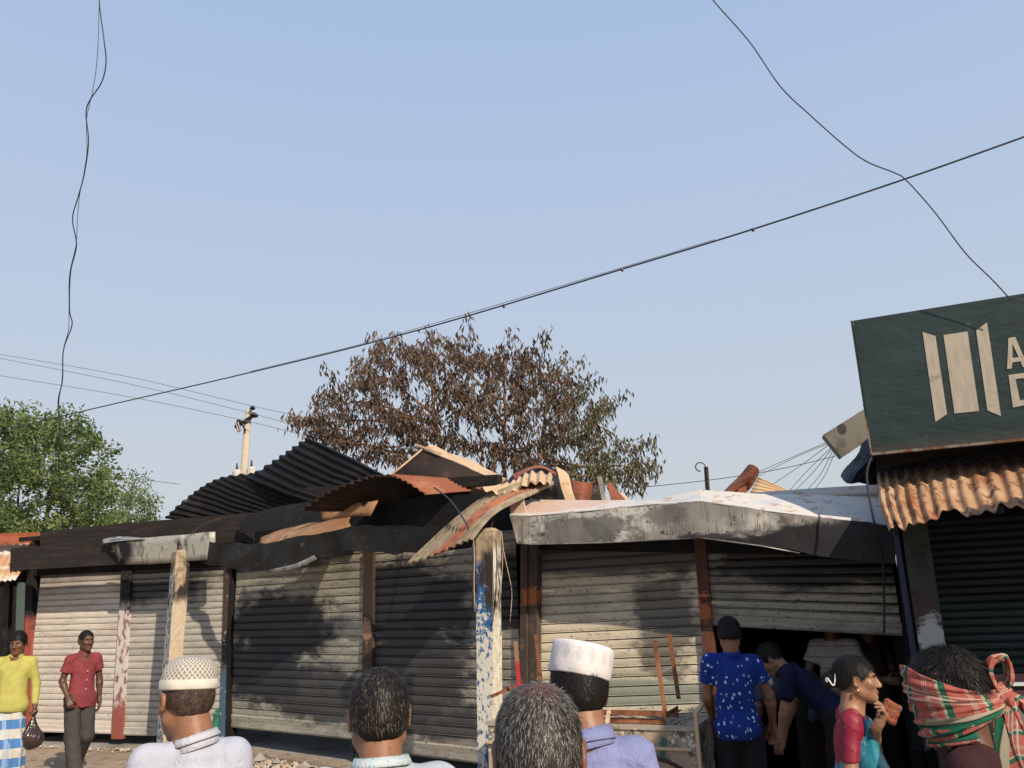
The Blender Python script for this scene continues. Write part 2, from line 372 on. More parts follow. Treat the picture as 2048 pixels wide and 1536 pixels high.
# fascia boards
facade_poly('fascia_board', shA, SA, [(80, 1106), (80, 1063), (250, 1046), (400, 1034), (505, 1025), (505, 1082)], .36, .05, M_CHARW, 'upper charred fascia board')
facade_poly('fascia_board', shA, SA, [(20, 1141), (21, 1097), (140, 1086), (300, 1077), (438, 1068), (438, 1117), (200, 1131)], .62, .05, M_CHARW, 'lower charred fascia board')
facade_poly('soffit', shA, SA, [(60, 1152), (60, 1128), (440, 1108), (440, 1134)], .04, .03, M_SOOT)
strip('sheet_metal_panel', shA, [[SA.px(205, 1081, .70), SA.px(300, 1075, .69), SA.px(432, 1063, .70)], [SA.px(240, 1129, .66), SA.px(320, 1127, .66), SA.px(432, 1118, .67)]],
      mat('smoked_tin_panel', (.36, .35, .31), [blobpx(SA, 222, 1105, .66, .45, .3, SOOT, .4), ('noise', (.16, .15, .13), 9, .5, .62, (1, 1, .35)), ('noise', (.5, .48, .42), 6, .6, .7), ('noise', (.06, .055, .05), 30, .62, .70)], .55, .35), sub=4, crumple=.012, label='smoke stained tin panel on the fascia')
strip('bent_flap', shA, [[SA.px(205, 1079, .72), SA.px(236, 1073, .6), SA.px(290, 1076, .64)], [SA.px(206, 1087, .74), SA.px(240, 1082, .72), SA.px(290, 1078, .71)]], M_GALV, sub=3)
mesh('roof_end', *sbox(SA, SA.sz(82, 1060, .1)[0], SA.sz(128, 1060, .1)[0], -.2, .1, 3.02, 3.17), M_CHARW, shA)
mesh('roof_slab', *sbox(SA, aL, SA.L-.05, -D, .30, 3.02, 3.08), M_SOOT, shA)

# ================================================================== SHOP B (two burnt shutters, middle)
shB = thing('market_shop', SB.W(0, -1, 0), 'most heavily burnt shop with blackened shutters and buckled fascia in the middle of the row', 'shop')
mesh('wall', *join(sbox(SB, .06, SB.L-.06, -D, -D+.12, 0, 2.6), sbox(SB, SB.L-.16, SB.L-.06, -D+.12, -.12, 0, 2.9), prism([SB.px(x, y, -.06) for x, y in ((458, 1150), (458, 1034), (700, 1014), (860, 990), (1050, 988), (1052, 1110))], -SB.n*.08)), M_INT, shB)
mesh('floor_step', *sbox(SB, .02, SB.L, -D+.13, .05, .0, .10), M_CONC, shB)
shutter(shB, SB, 458, 728, 1112, 1454, 1481, 0, M_SH['B1'], .1, .17, 'roller shutter with a wide black scorch and a raised bottom rail')
shutter(shB, SB, 734, 1048, 1098, 1500, 1537, 0, M_SH['B2'], .098, .15, 'roller shutter charred black across its middle')
M_P3 = mat('charred_brown_post', (.045, .03, .022), [('noise', (.10, .06, .04), 6, .5, .7, (1, 1, .3)), blobpx(SB, 732, 1262, .05, .10, .13, (.30, .17, .12), 1.2, 1., 10.)], .75)
bent_post(shB, SB, 727, 1100, 722, 1500, 20, .05, M_P3)
bent_post(shB, SB, 455, 1120, 452, 1482, 9, .03, M_SOOTM)
M_P4 = mat('scorched_rust_post', (.07, .05, .042), [('noise', (.15, .10, .08), 8, .5, .7), blobpx(SB, 1062, 1192, .05, .13, .10, (.34, .12, .05), 1.2, 1., 10.), ('noise', (.22, .20, .18), 40, .66, .72)], .8, bump=(25, .5))
bent_post(shB, SB, 1041, 1085, 1038, 1500, 14, .07, M_P4)
bent_post(shB, SB, 1057, 1085, 1056, 1500, 17, .05, M_P4)
# buckled fascia: bottom edge, front lip, inner back edge
fx = [380, 450, 520, 575, 640, 700, 770, 860, 960]
fb = [1118, 1138, 1142, 1137, 1116, 1104, 1108, 1108, 1092]
fl = [1084, 1086, 1090, 1080, 1070, 1049, 1050, 1052, 1056]
fi = [1078, 1074, 1075, 1056, 1043, 1034, 1030, 1036, 1040]
nn = [.56, .60, .66, .72, .70, .58, .5, .5, .45]
strip('fascia_sheet', shB, [[SB.px(x, y, n-.02) for x, y, n in zip(fx, fb, nn)], [SB.px(x, y, n) for x, y, n in zip(fx, fl, nn)]],
      M_SOOTM, sub=9, smooth=False, crumple=.05, cr=lin, label='buckled blackened fascia sheet')
M_BROWN = mat('heat_browned_sheet', (.30, .155, .075), [('noise', (.42, .25, .13), 3, .45, .7), ('noise', (.12, .06, .035), 8, .58, .72), ('noise', (.05, .04, .035), 3, .62, .72)], .6, .2, bump=(12, .3))
strip('fascia_top', shB, [[SB.px(x, y+1, n-.02) for x, y, n in zip(fx[2:6], fl[2:6], nn[2:6])], [SB.px(x, y, n-.34) for x, y, n in zip(fx[2:6], fi[2:6], nn[2:6])]], M_BROWN, sub=5, crumple=.03, label='heat browned upper face of the fascia')
strip('back_flange', shB, [[SB.px(x, y, .26) for x, y in ((560, 1058), (640, 1042), (700, 1034), (742, 1032))], [SB.px(x, y, .22) for x, y in ((575, 1030), (640, 1018), (705, 1008), (757, 1001))]], M_BROWN, sub=3, crumple=.015)
strip('torn_edge', shB, [[SB.px(x, y, .74) for x, y in ((540, 1139), (590, 1128), (628, 1110))], [SB.px(x, y, .73) for x, y in ((545, 1145), (594, 1137), (634, 1118))]], M_GALV, sub=3)
for x0, x1, y0 in ((610, 1010, 1015), (600, 1000, 985)):
    mesh('roof_beam', *bar(SB.px(x0, y0, -.3), SB.px(x1, y0-25, -.3), .09, .12), M_CHARW, shB)
mesh('rear_roof', *sbox(SB, .1, SB.L-.1, -D, -.6, 2.62, 2.68), M_SOOT, shB)
facade_poly('gable_board', shB, SB, [(478, 1066), (480, 1035), (560, 1012), (640, 1000), (640, 1052)], .30, .03, M_SOOTM)

# ================================================================== SHOP C (cream shutter and the raised one)
shC = thing('market_shop', SG.W(0, -1, 0), 'scorched shop with a cream roller shutter beside one raised half open', 'shop')
xC = SG.sz(1800, 1200, 0)[0]
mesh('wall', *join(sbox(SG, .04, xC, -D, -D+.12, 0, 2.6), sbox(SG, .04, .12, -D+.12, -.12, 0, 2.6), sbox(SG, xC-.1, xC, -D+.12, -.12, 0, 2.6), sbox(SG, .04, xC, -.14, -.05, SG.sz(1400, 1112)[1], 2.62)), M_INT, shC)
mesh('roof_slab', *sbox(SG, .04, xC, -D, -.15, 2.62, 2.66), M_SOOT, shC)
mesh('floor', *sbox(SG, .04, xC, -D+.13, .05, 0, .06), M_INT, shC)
shutter(shC, SG, 1066, 1434, 1088, 1560, 1556, 0, M_SH['C1'], .087, .13, 'cream roller shutter with black specks')
shutter(shC, SG, 1408, 1806, 1092, 1250, 1272, 0, M_SH['C2'], .068, .10, 'sooty roller shutter raised half way')
M_P5 = mat('rusty_brown_post', (.10, .042, .026), [('noise', (.22, .085, .04), 5, .5, .7), blobpx(SG, 1405, 1215, .06, .08, .12, (.38, .12, .045), 1.2, 1., 10.), ('noise', (.03, .02, .016), 7, .55, .7)], .7, .1, bump=(25, .5))
bent_post(shC, SG, 1388, 1078, 1420, 1500, 24, .06, M_P5, label='rust brown leaning door post')
bent_post(shC, SG, 1790, 1090, 1826, 1500, 26, .03, M_SOOT)
# fascia box: grey front face, white upper face sloping back
gx = [1020, 1060, 1200, 1310, 1400, 1520, 1600, 1750, 1790]
gt = [1031, 1032, 1019, 1008, 1003, 1020, 1030, 1048, 1052]
gb = [1086, 1088, 1085, 1080, 1075, 1091, 1106, 1124, 1130]
gk = [1008, 999, 1001, 1000, 980, 988, 989, 986, 986]
gn = [.56, .57, .59, .60, .62, .62, .58, .5, .48]
M_FASC = mat('smoke_greyed_fascia_paint', (.44, .42, .38), [('noise', (.22, .205, .185), 2.2, .42, .62), ('noise', (.13, .12, .11), 9, .52, .72, (1.6, 1.6, .35)), ('noise', (.08, .07, .06), 3.2, .52, .68), ('noise', (.07, .065, .06), 30, .60, .66, (3, 3, .22), 3), ('noise', (.30, .22, .16), 4, .62, .72), blobpx(SG, 1170, 1062, .58, .55, .16, (.09, .085, .08), 1.2, .85, 5.),
      blobpx(SG, 1335, 1030, .58, .22, .08, (.12, .11, .10), 1.2, .7, 6.), blobpx(SG, 1400, 1078, .62, .35, .05, SOOT, 1.0, .9, 7.), blobpx(SG, 1500, 1088, .6, .5, .06, SOOT, 1.0, .95, 6.), blobpx(SG, 1690, 1088, .55, .95, .20, (.010, .010, .011), .6, 1., 4.), blobpx(SG, 1790, 1100, .5, .7, .35, SOOT, .3), ('noise', (.04, .035, .03), 16, .60, .70)], .6, .1, .35, bump=(14, .2))
M_FWH = mat('white_peeling_fascia_paint', (.54, .51, .46), [('noise', (.38, .25, .18), 9, .56, .62, (1, 1, 2)), ('noise', (.40, .44, .48), 2.4, .5, .7), blobpx(SG, 1120, 1010, .3, .55, .1, (.52, .34, .25), .8, .8)], .5, 0, .4)
strip('fascia_front', shC, [[SG.px(x+max(0, 13-(x-1020)*.3), y, n) for x, y, n in zip(gx, gb, gn)], [SG.px(x, y, n) for x, y, n in zip(gx, gt, gn)]], M_FASC, sub=9, thick=.003, smooth=False, crumple=.022, cr=lin, label='smoke greyed front of the box fascia')
mesh('lower_lip', *tube([SG.px(x+max(0, 13-(x-1020)*.3), y+.5, n+.004) for x, y, n in zip(gx[:7], gb[:7], gn[:7])], .006, 5), M_GALV, shC, smooth=True)
strip('fascia_upper_face', shC, [[SG.px(x, y, n) for x, y, n in zip(gx, gt, gn)], [SG.px(x, y, n-.38) for x, y, n in zip(gx, gk, gn)]], M_FWH, sub=6, thick=.006, smooth=False, crumple=.004, cr=lin, label='white upper face of the fascia')
facade_poly('fascia_end', shC, SG, [(1021, 1034), (1020, 1015), (1030, 1002), (1046, 998), (1052, 1032)], .50, .03, M_FWH)
strip('roof_edge', shC, [[SG.px(x, y, .20) for x, y in ((1500, 990), (1640, 991), (1780, 986))], [SG.px(x, y, .15) for x, y in ((1500, 986), (1640, 976), (1780, 968))]], mat('pale_roof_edge', (.42, .41, .37), [('noise', (.25, .2, .15), 5, .5, .7)], .6), sub=3)
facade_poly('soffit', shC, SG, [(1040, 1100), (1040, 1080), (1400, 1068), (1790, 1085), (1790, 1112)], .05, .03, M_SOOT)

# ================================================================== SHOP D (dark green, right) + awning + pillar
shD = thing('market_shop', SG.W(xC+2, -1, 0), 'dark green shop under the rusty corrugated awning at the right edge', 'shop')
x0, x1 = SG.sz(1800, 1200, 0)[0]+.02, SG.sz(2750, 1200, 0)[0]
mesh('wall', *join(sbox(SG, x0, x1, -D, -D+.12, 0, 3.3), sbox(SG, x0, x0+.1, -D+.12, -.1, 0, 3.3), sbox(SG, x0, x1, -.14, -.05, 2.35, 3.3)), M_INT, shD)
mesh('roof_slab', *sbox(SG, x0, x1, -D, .2, 3.3, 3.36), M_SOOT, shD)
shutter(shD, SG, 1882, 2300, 1040, 1560, 1570, 0, M_SH['D1'], .062, .10, 'dark green roller shutter')
M_PIL = mat('dark_green_pillar_paint', (.045, .052, .040), [('noise', (.025, .022, .018), 4, .5, .7), ('z', (.06, .042, .034), 1.95, 1.75, .15, 3), blobpx(SG, 1862, 1272, .55, .10, .15, (.40, .41, .39), 1.1, 1., 6.), ('noise', (.02, .02, .015), 7, .62, .7)], .7, bump=(20, .4))
bent_post(shD, SG, 1800, 1036, 1868, 1500, 56, .55, M_PIL, 'pillar', .22)
bent_post(shD, SG, 1782, 1040, 1850, 1500, 12, .50, mat('dark_blue_pipe', (.02, .03, .07), [], .5), 'drain_pipe', .06)
# awning
M_AWN = mat('rust_orange_corrugated_iron', (.36, .215, .12), [('noise', (.46, .32, .20), 3, .42, .62), ('noise', (.26, .09, .04), 5, .5, .68), ('noise', (.10, .04, .025), 13, .58, .7), ('noise', (.66, .50, .34), 40, .68, .76), ('z', (.05, .035, .03), 2.62, 2.78, .12, 4), ('noise', (.13, .06, .035), 6, .52, .66, (2.5, 2.5, .4))], .75, .1, bump=(25, .35, .005))
def rag(u):
    v = .93+.07*noise.noise(Vector((u*9, 0, 5)))+.05*noise.noise(Vector((u*31, 2, 5)))
    for c_, w_, d_ in ((.245, .03, .12), (.40, .02, .10), (.05, .012, .18), (.62, .02, .05)):
        v -= d_*math.exp(-((u-c_)/w_)**2)
    for c_, w_, d_ in ((.075, .02, .12), (.31, .02, .07)):
        v += d_*math.exp(-((u-c_)/w_)**2)
    return min(v, 1.1)
corrug('awning_sheet', [[SG.px(x, y, .45) for x, y in ((1752, 946), (2048, 898), (2400, 830))], [SG.px(x, y, .80) for x, y in ((1757, 1000), (2061, 955), (2425, 890))], [SG.px(x, y, 1.12) for x, y in ((1778, 1062), (2080, 1012), (2450, 948))]], 24, .0155, M_AWN, shD, ragged=rag, warp=.02)
mesh('awning_beam', *bar(SG.px(1762, 925, .5), SG.px(2400, 800, .5), .08, .10), M_CHARW, shD)
facade_poly('header_board', shD, SG, [(1752, 960), (1752, 905), (2400, 790), (2400, 880)], .40, .05, M_SOOT)
mesh('awning_bracket', *join(bar(SG.px(1790, 1050, .05), SG.px(1788, 1060, 1.0), .05, .05), bar(SG.px(1990, 1020, .05), SG.px(2000, 1020, 1.0), .05, .05)), M_SOOTM, shD)

# sign board
nS = .85
sg = thing('sign_board', SG.px(1745, 905, nS), 'dark green billboard with a cream three bar emblem above the rusty awning', 'sign')
q = [SG.px(1745, 905, nS), SG.px(2600, 803, nS), SG.px(2600, 500, nS), SG.px(1714, 640, nS)]
a0, zb = SG.sz(1745, 905, nS); a1 = SG.sz(2500, 850, nS)[0]; zt = SG.sz(1714, 640, nS)[1]
# level top and bottom found from the two left corners
gs = NT('dark_green_sign_vinyl'); co = gs.pos()
c = gs.mix(gs.ramp(gs.noise(co, 1.5, 4), .3, .7), (.007, .020, .018), (.012, .028, .025))
c = gs.mix(gs.ramp(gs.noise(gs.mp(co, (1, 1, .4)), 14, 6), .62, .78), c, (.05, .07, .07)); c = gs.mix(gs.ramp(gs.sep(co)[2], zb+.10, zb), c, (.03, .03, .022))
gs.bump(gs.noise(gs.mp(co, (1, 1, 2), rot=(0, .5, 0)), 3, 3), .5, .03)
M_SIGN = gs.done(c, .42, 0, .5)
V, Fc = sbox(SG, a0, a1, nS-.30, nS, zb, zt)
mesh('sign_box', V, Fc, M_SIGN, sg)
M_SFR = mat('rusty_sign_frame', (.20, .18, .15), [('noise', (.14, .06, .035), 8, .45, .55), ('z', (.02, .03, .028), zb+.22, zb+.30, .05)], .6, .4)
mesh('frame', *join(sbox(SG, a0-.006, a1, nS-.02, nS+.008, zb-.022, zb-.002), sbox(SG, a0-.016, a0-.002, nS-.31, nS+.004, zb-.02, zt)), M_SFR, sg)
gc = NT('cream_sign_print'); co = gc.pos()
c = gc.mix(gc.ramp(gc.noise(gc.mp(co, (1, 1, .15)), 40, 3), .4, .7), (.40, .355, .28), (.33, .29, .23)); c = gc.mix(gc.ramp(gc.noise(gc.mp(co, (1, 1, 2)), 5, 4), .58, .75), c, (.24, .22, .18))
M_CREAM = gc.done(c, .5)
def decal(name, polys, label=None):
    """polys: list of outlines in photo pixels on the sign's face; inner outlines cut holes"""
    cu = bpy.data.curves.new(name, 'CURVE'); cu.dimensions = '2D'; cu.fill_mode = 'BOTH'; cu.extrude = .0015
    for pl in polys:
        s = cu.splines.new('POLY'); s.points.add(len(pl)-1); s.use_cyclic_u = True
        for i, (x, y) in enumerate(pl):
            a, z = SG.sz(x, y, nS+.004); s.points[i].co = (a, z, 0, 1)
    o = bpy.data.objects.new('tmp', cu); me = bpy.data.meshes.new_from_object(o)
    vs_ = [SG.W(v.co.x, nS+.004+v.co.z, v.co.y) for v in me.vertices]; fs = [tuple(p.vertices) for p in me.polygons]
    bpy.data.objects.remove(o); x = mesh(name, vs_, fs, M_CREAM, sg)
    if label: x['label'] = label
decal('emblem_bar', [[(1845, 664), (1871, 672), (1894, 828), (1871, 844)]])
decal('emblem_bar', [[(1887, 670), (1935, 663), (1958, 822), (1909, 827)]])
decal('emblem_bar', [[(1952, 661), (1974, 645), (2002, 832), (1975, 821)]])
decal('letter', [[(2014.3, 738), (2016.8, 676), (2030.5, 674), (2056, 733), (2045.5, 734.5), (2041, 722.5), (2024.5, 725), (2023.6, 737)], [(2025, 716), (2037.5, 714.5), (2024.5, 687)]], 'letter A')
decal('letter', [[(2017, 750), (2050, 745.5), (2060, 750), (2072, 765), (2078, 785), (2072, 800), (2062, 808), (2026, 815)], [(2031, 758), (2046, 756), (2058, 768), (2064, 785), (2058, 797), (2040, 801)]], 'letter D')

# ================================================================== SHOP LEFT EDGE
shE = thing('market_stall', SA.W(-1.5, -1, 0), 'dark stall under rusty awnings at the left edge behind the man in yellow', 'stall')
mesh('wall', *join(sbox(SA, -5, aL-.15, -D, -D+.12, 0, 2.6), sbox(SA, -5, aL-.15, -.1, 0, 2.35, 2.75)), M_INT, shE)
mesh('awning_panel', *prism([SA.px(-200, 1108, .3), SA.px(-200, 1075, .25), SA.px(78, 1064, .25), SA.px(78, 1072, .25), SA.px(60, 1085, .3)], -SA.n*.03), mat('red_oxide_beam', (.30, .085, .04), [('noise', (.15, .05, .03), 4, .5, .7)], .7), shE)
corrug('awning_sheet', [[SA.px(-260, 1092, .0), SA.px(80, 1080, .0)], [SA.px(-280, 1175, .75), SA.px(30, 1160, .75)]], 22, .014, mat('faded_orange_tin', (.45, .26, .14), [('noise', (.60, .52, .42), 2, .45, .6, (.4, .4, 5)), ('noise', (.30, .12, .05), 3, .55, .7, (.5, .5, 6))], .7, .1), shE, warp=.02)
bent_post(shE, SA, 34, 1165, 24, 1490, 9, .5, mat('green_grey_pole', (.07, .10, .09), [], .6), 'pole', .07)
bent_post(shE, SA, 8, 1165, -6, 1490, 12, .1, M_SOOTM, 'pole', .07)
# ================================================================== SHADE BLOCK, unseen, added right of the frame to shade the raised shutter
kk = thing('shade_block', (6.0, 2.45, 0), 'tall unseen block added right of the camera to shade the raised shutter', 'shade block')
mesh('wall', *join(hexa([Vector(p) for p in ((3.75, 1.9, 0), (9, 1.9, 0), (9, 3.1, 0), (3.75, 3.1, 0), (3.75, 1.9, 4.1), (9, 1.9, 4.1), (9, 3.1, 4.1), (3.75, 3.1, 4.1))])), M_CHARW, kk)
mesh('roof', *hexa([Vector(p) for p in ((3.55, 1.7, 4.105), (9.2, 1.7, 4.105), (9.2, 3.3, 4.105), (3.55, 3.3, 4.105), (3.55, 1.7, 4.2), (9.2, 1.7, 4.2), (9.2, 3.3, 4.4), (3.55, 3.3, 4.4))]), M_RUST, kk)

# ================================================================== CONCRETE POSTS
def quadpost(name, corners_b, corners_t, mt, parent=None, cap=0., **k):
    V = list(corners_b)+list(corners_t); Fc = [(3, 2, 1, 0), (4, 5, 6, 7)]+[(i, (i+1) % 4, 4+(i+1) % 4, 4+i) for i in range(4)]
    # subdivide along the height for a slightly uneven concrete edge
    n = 14; V = []; Fc = []
    for j in range(n+1):
        for i in range(4):
            p = Vector(corners_b[i]).lerp(Vector(corners_t[i]), j/n)
            V.append(p+Vector(noise.noise_vector(p*7))*.006)
    for j in range(n):
        for i in range(4): a = j*4; Fc.append((a+i, a+(i+1) % 4, a+4+(i+1) % 4, a+4+i))
    Fc += [(3, 2, 1, 0), (n*4, n*4+1, n*4+2, n*4+3)]
    return mesh(name, V, Fc, mt, parent, **k)
def post_mat(name, z_, lower, seedz=0, zf=9.):
    t = NT(name); co = t.pos(); z = t.sep(co)[2]; nz = t.noise(co, 3, 6, .7)
    zz = t.math('ADD', z, t.math('MULTIPLY', t.math('SUBTRACT', nz, .5), .35))
    cream = t.mix(t.ramp(t.noise(co, 9, 6), .42, .62), (.37, .29, .195), (.20, .155, .11))
    nf = t.noise(t.mp(co, (1, 1, .6), (seedz, 0, 0)), 26, 5, .75); hi = t.math('ADD', t.ramp(z, 1.3, 1.95), t.ramp(z, .75, .3)) if zf < 5 else .35
    ch = t.ramp(t.math('SUBTRACT', nf, t.math('MULTIPLY', hi, .14)), .40, .46)          # flaking
    low = t.mix(ch, *lower)
    col = t.mix(t.ramp(zz, z_[0], z_[0]+.1), low, cream)
    sb = t.math('MULTIPLY', t.ramp(t.math('ABSOLUTE', t.math('SUBTRACT', zz, z_[1])), .38, .18), t.ramp(t.noise(t.mp(co, (1, 1, .3), (7, seedz, 0)), 7, 3), .38, .5))
    col = t.mix(sb, col, (.025, .018, .014))
    t.bump(t.noise(co, 35, 6), .6, .008); return t.done(col, .85)
def post(pxs_b, pxs_t, yb, yt, Ys, hook, mt, label, mt2=None, fc2=0):
    """three visible edges (left, middle, right) as pixel columns at bottom and top; Ys their depths"""
    B = [P(x, yb, Y) for x, Y in zip(pxs_b, Ys)]; T = [P(x, yt, Y) for x, Y in zip(pxs_t, Ys)]
    back = B[0]+B[2]-B[1]; zt = T[1].z
    Bq = [B[0], B[1], B[2], back]; bq = []; tq = []
    tb = T[0]+T[2]-T[1]; Tq = [T[0], T[1], T[2], tb]
    for b, t_ in zip(Bq, Tq):
        d = (t_-b)/(t_.z-b.z); bq.append(b-d*b.z-d*.05); tq.append(b+d*(zt-b.z))
    c = sum((Vector((p.x, p.y, 0)) for p in bq), Vector())/4
    r = thing('concrete_post', (c.x, c.y, 0), label, 'post', 'concrete posts in front of the shops')
    sh_ = quadpost('shaft', bq, tq, mt, r)
    if mt2:
        sh_.data.materials.append(mt2)
        for k_, pl in enumerate(sh_.data.polygons):
            if k_ % 4 == fc2 and k_ < 56: pl.material_index = 1
    tc_ = sum(tq, Vector())/4
    cap = [p.lerp(tc_, .45)+Vector((0, 0, .035)) for p in tq]
    mesh('broken_top', *hexa(tq+cap), mt, r)
    for hk in hook: mesh('rebar', *tube([tc_+Vector(h) for h in hk], .007, 5), M_RUSTD, r)
    return r
post([313, 327, 351], [344, 352, 382], 1482, 1104, [11.45, 11.32, 11.42], [[(-.06, 0, 0), (-.05, -.02, .12), (-.01, -.03, .20), (.04, -.02, .17), (.05, 0, .02)], [(-.02, 0, 0), (-.05, -.03, .14), (0, -.03, .10)]],
     post_mat('cream_concrete_blue_flakes', (2.05, 2.28), ((.38, .31, .22), (.44, .37, .27))), 'cream and soot streaked concrete post with looped rebar behind the lace cap',
     post_mat('blue_flaking_side', (2.35, 2.2), ((.03, .08, .14), (.42, .40, .36)), 5.), 0)
p2 = post([955, 985, 1006], [951, 986, 1002], 1530, 1062, [7.72, 7.66, 7.76], [[(.02, 0, 0), (.04, 0, .08), (.06, 0, .15), (.045, 0, .18), (.03, 0, .15)], [(-.06, 0, 0), (-.065, 0, .15)], [(-.02, 0, 0), (-.03, 0, .12)]],
     post_mat('blue_white_flaking_post', (2.12, 2.05), ((.018, .085, .23), (.52, .50, .43)), 3., 2.1), 'blue and white flaking concrete post with hooked rebar in the middle',
     post_mat('cream_flaking_side', (2.3, 2.0), ((.42, .38, .30), (.56, .52, .44)), 6.), 1)
# lashed strips beside the post
M_STR = mat('pale_scorched_strip', (.40, .29, .22), [('noise', (.12, .08, .06), 12, .55, .65)], .8)
def pxtube(name, pts, r, mt, parent=None, n=6, k=None, **kw):
    pp = [P(x, y, Y) for x, y, Y in pts]
    if k: pp = spline(pp, k)
    return mesh(name, *tube(pp, r, n), mt, parent, smooth=True, **kw)
for pts in ([(1003, 1062, 7.6), (1008, 1105, 7.6), (1020, 1160, 7.6), (1024, 1190, 7.6), (1020, 1245, 7.6)], [(1006, 1095, 7.6), (1004, 1150, 7.6), (998, 1200, 7.6), (989, 1245, 7.6)]):
    pp = spline([P(*q) for q in pts], 10)
    mesh('strip', *join(*[bar(a, b, .022, .006) for a, b in zip(pp, pp[1:])]), M_STR, p2)
pxtube('hanging_wire', [(946, 1066, 7.6), (949, 1110, 7.6), (948, 1160, 7.6), (950, 1222, 7.6)], .005, M_STR, p2, k=12)

# ================================================================== LOOSE CORRUGATED SHEETS ON THE ROOF
M_CBLK = mat('black_corrugated', (.009, .008, .008), [('noise', (.026, .021, .017), 1.2, .5, .7), ('noise', (.005, .005, .005), 5, .5, .7), ('noise', (.10, .085, .065), 2.6, .66, .76)], .62, .3, .35, bump=(20, .3))  # near-black base with brown and paler noise patches
M_CRED = mat('red_rust_corrugated', (.22, .075, .04), [('noise', (.30, .13, .07), 2.5, .45, .65), ('noise', (.09, .04, .028), 6, .56, .7)], .75, .1, bump=(25, .3))
M_CUND = mat('shaded_brown_underside', (.025, .015, .011), [('noise', (.05, .028, .018), 4, .5, .7)], .8)  # shade of the sheets' undersides put into the brown base
M_CPALE = mat('scorched_pale_tin', (.50, .36, .23), [('noise', (.30, .17, .09), 6, .55, .68), ('noise', (.12, .08, .05), 16, .64, .72)], .7, .1)
def sheetthing(label, net, N, amp, mt, **k):
    R = [[P(*q) for q in r] for r in net]
    c = R[0][0]
    o = corrug('corrugated_sheet', R, N, amp, mt, **k); return tag(o, label, 'roofing sheet', 'loose corrugated sheets on the burnt roofs')
sheetthing('lowest black corrugated sheet at the left end of the burnt roof', [[(328, 1036, 12.6), (380, 990, 12.5), (440, 956, 12.4), (524, 946, 12.3)], [(420, 1050, 12.2), (500, 1028, 12.0), (560, 1005, 11.9), (640, 985, 11.7)], [(520, 1060, 11.7), (600, 1045, 11.4), (680, 1030, 11.3), (745, 1010, 11.2)]], 14, .019, M_CBLK, nv=18, warp=.02, ragged=lambda u: 1-.05*noise.noise(Vector((u*23, 3, 1))))
sheetthing('tallest black corrugated sheet rising to a peak under the burnt tree', [[(490, 958, 12.2), (540, 926, 12.0), (580, 898, 11.9), (616, 874, 11.8)], [(560, 985, 11.6), (610, 962, 11.4), (650, 935, 11.3), (690, 908, 11.2)], [(640, 1012, 10.9), (690, 990, 10.8), (730, 968, 10.7), (768, 948, 10.6)]], 9, .026, M_CBLK, nv=16, warp=.015)
sheetthing('arched dark corrugated sheet with a white chipped edge over the buckled fascia', [[(597, 1020, 9.9), (640, 992, 9.7), (690, 968, 9.5), (740, 953, 9.4), (784, 952, 9.3)], [(700, 1022, 10.0), (760, 1005, 9.9), (820, 995, 9.8), (860, 985, 9.7), (900, 972, 9.6)], [(840, 1015, 10.3), (880, 1005, 10.2), (920, 995, 10.1), (960, 985, 10.0), (985, 968, 9.9)]], 14, .016, M_CUND, nv=12, warp=.02)
sheetthing('rust red corrugated sheet pointing right, in front of the arched dark one', [[(783, 951, 9.25), (815, 966, 9.15), (852, 990, 9.05)], [(885, 957, 9.5), (900, 970, 9.35), (925, 984, 9.2)], [(990, 963, 9.8), (994, 970, 9.7), (998, 977, 9.6)]], 7, .012, M_CRED, nv=12, warp=.015)
# tent-like folded sheet
tn = thing('folded_roof_sheet', P(900, 985, 10), 'dark tent shaped roofing sheet with a pale folded edge above the red sheet', 'roofing sheet')
strip('sheet', tn, [[P(780, 952, 10.3), P(846, 897, 10.6)], [P(900, 985, 9.9), P(1004, 966, 10.0)]], M_CUND, sub=1, thick=.01)
strip('folded_edge', tn, [[P(842, 898, 10.55), P(930, 932, 10.3), P(985, 968, 10.0), ], [P(862, 890, 10.75), P(945, 924, 10.5), P(1014, 958, 10.2)]], M_CPALE, sub=4, thick=.01, crumple=.015, smooth=False)
mesh('lath', *bar(P(832, 889, 10.6), P(882, 908, 10.4), .05, .02), M_CPALE, tn)
mesh('rim', *bar(P(780, 952, 10.25), P(846, 897, 10.55), .02, .02), M_CPALE, tn)
# long hanging strip
t = NT('striped_hanging_tin'); uvc = t.sep(t.uv()); co = t.pos(); u_ = t.math('ADD', uvc[0], t.math('MULTIPLY', t.math('SUBTRACT', t.noise(co, 2.5, 4), .5), .25))
c = t.mix(t.math('MULTIPLY', t.ramp(u_, .30, .42), t.ramp(u_, .78, .68)), t.mix(t.ramp(t.noise(co, 7, 5), .4, .65), (.31, .25, .17), (.19, .15, .10)), t.mix(t.ramp(t.noise(co, 9, 5), .45, .65), (.34, .13, .07), (.20, .075, .045)))
c = t.mix(t.ramp(t.noise(co, 14, 5), .60, .70), c, (.10, .08, .06))
M_HANG = t.done(c, .75)
sheetthing('long twisted corrugated strip hanging down across the fascia to the hooked post', [[(1078, 950, 8.3), (1094, 958, 8.3), (1108, 966, 8.2)], [(1020, 972, 8.15), (1040, 982, 8.05), (1058, 988, 7.95)], [(962, 998, 8.25), (992, 1006, 7.98), (1014, 1008, 7.7)], [(912, 1036, 8.35), (950, 1036, 7.95), (986, 1028, 7.6)], [(862, 1080, 8.5), (915, 1070, 8.0), (964, 1052, 7.55)], [(811, 1130, 8.6), (878, 1106, 8.05), (944, 1080, 7.55)]], 10, .017, M_HANG, nv=30, warp=.012)
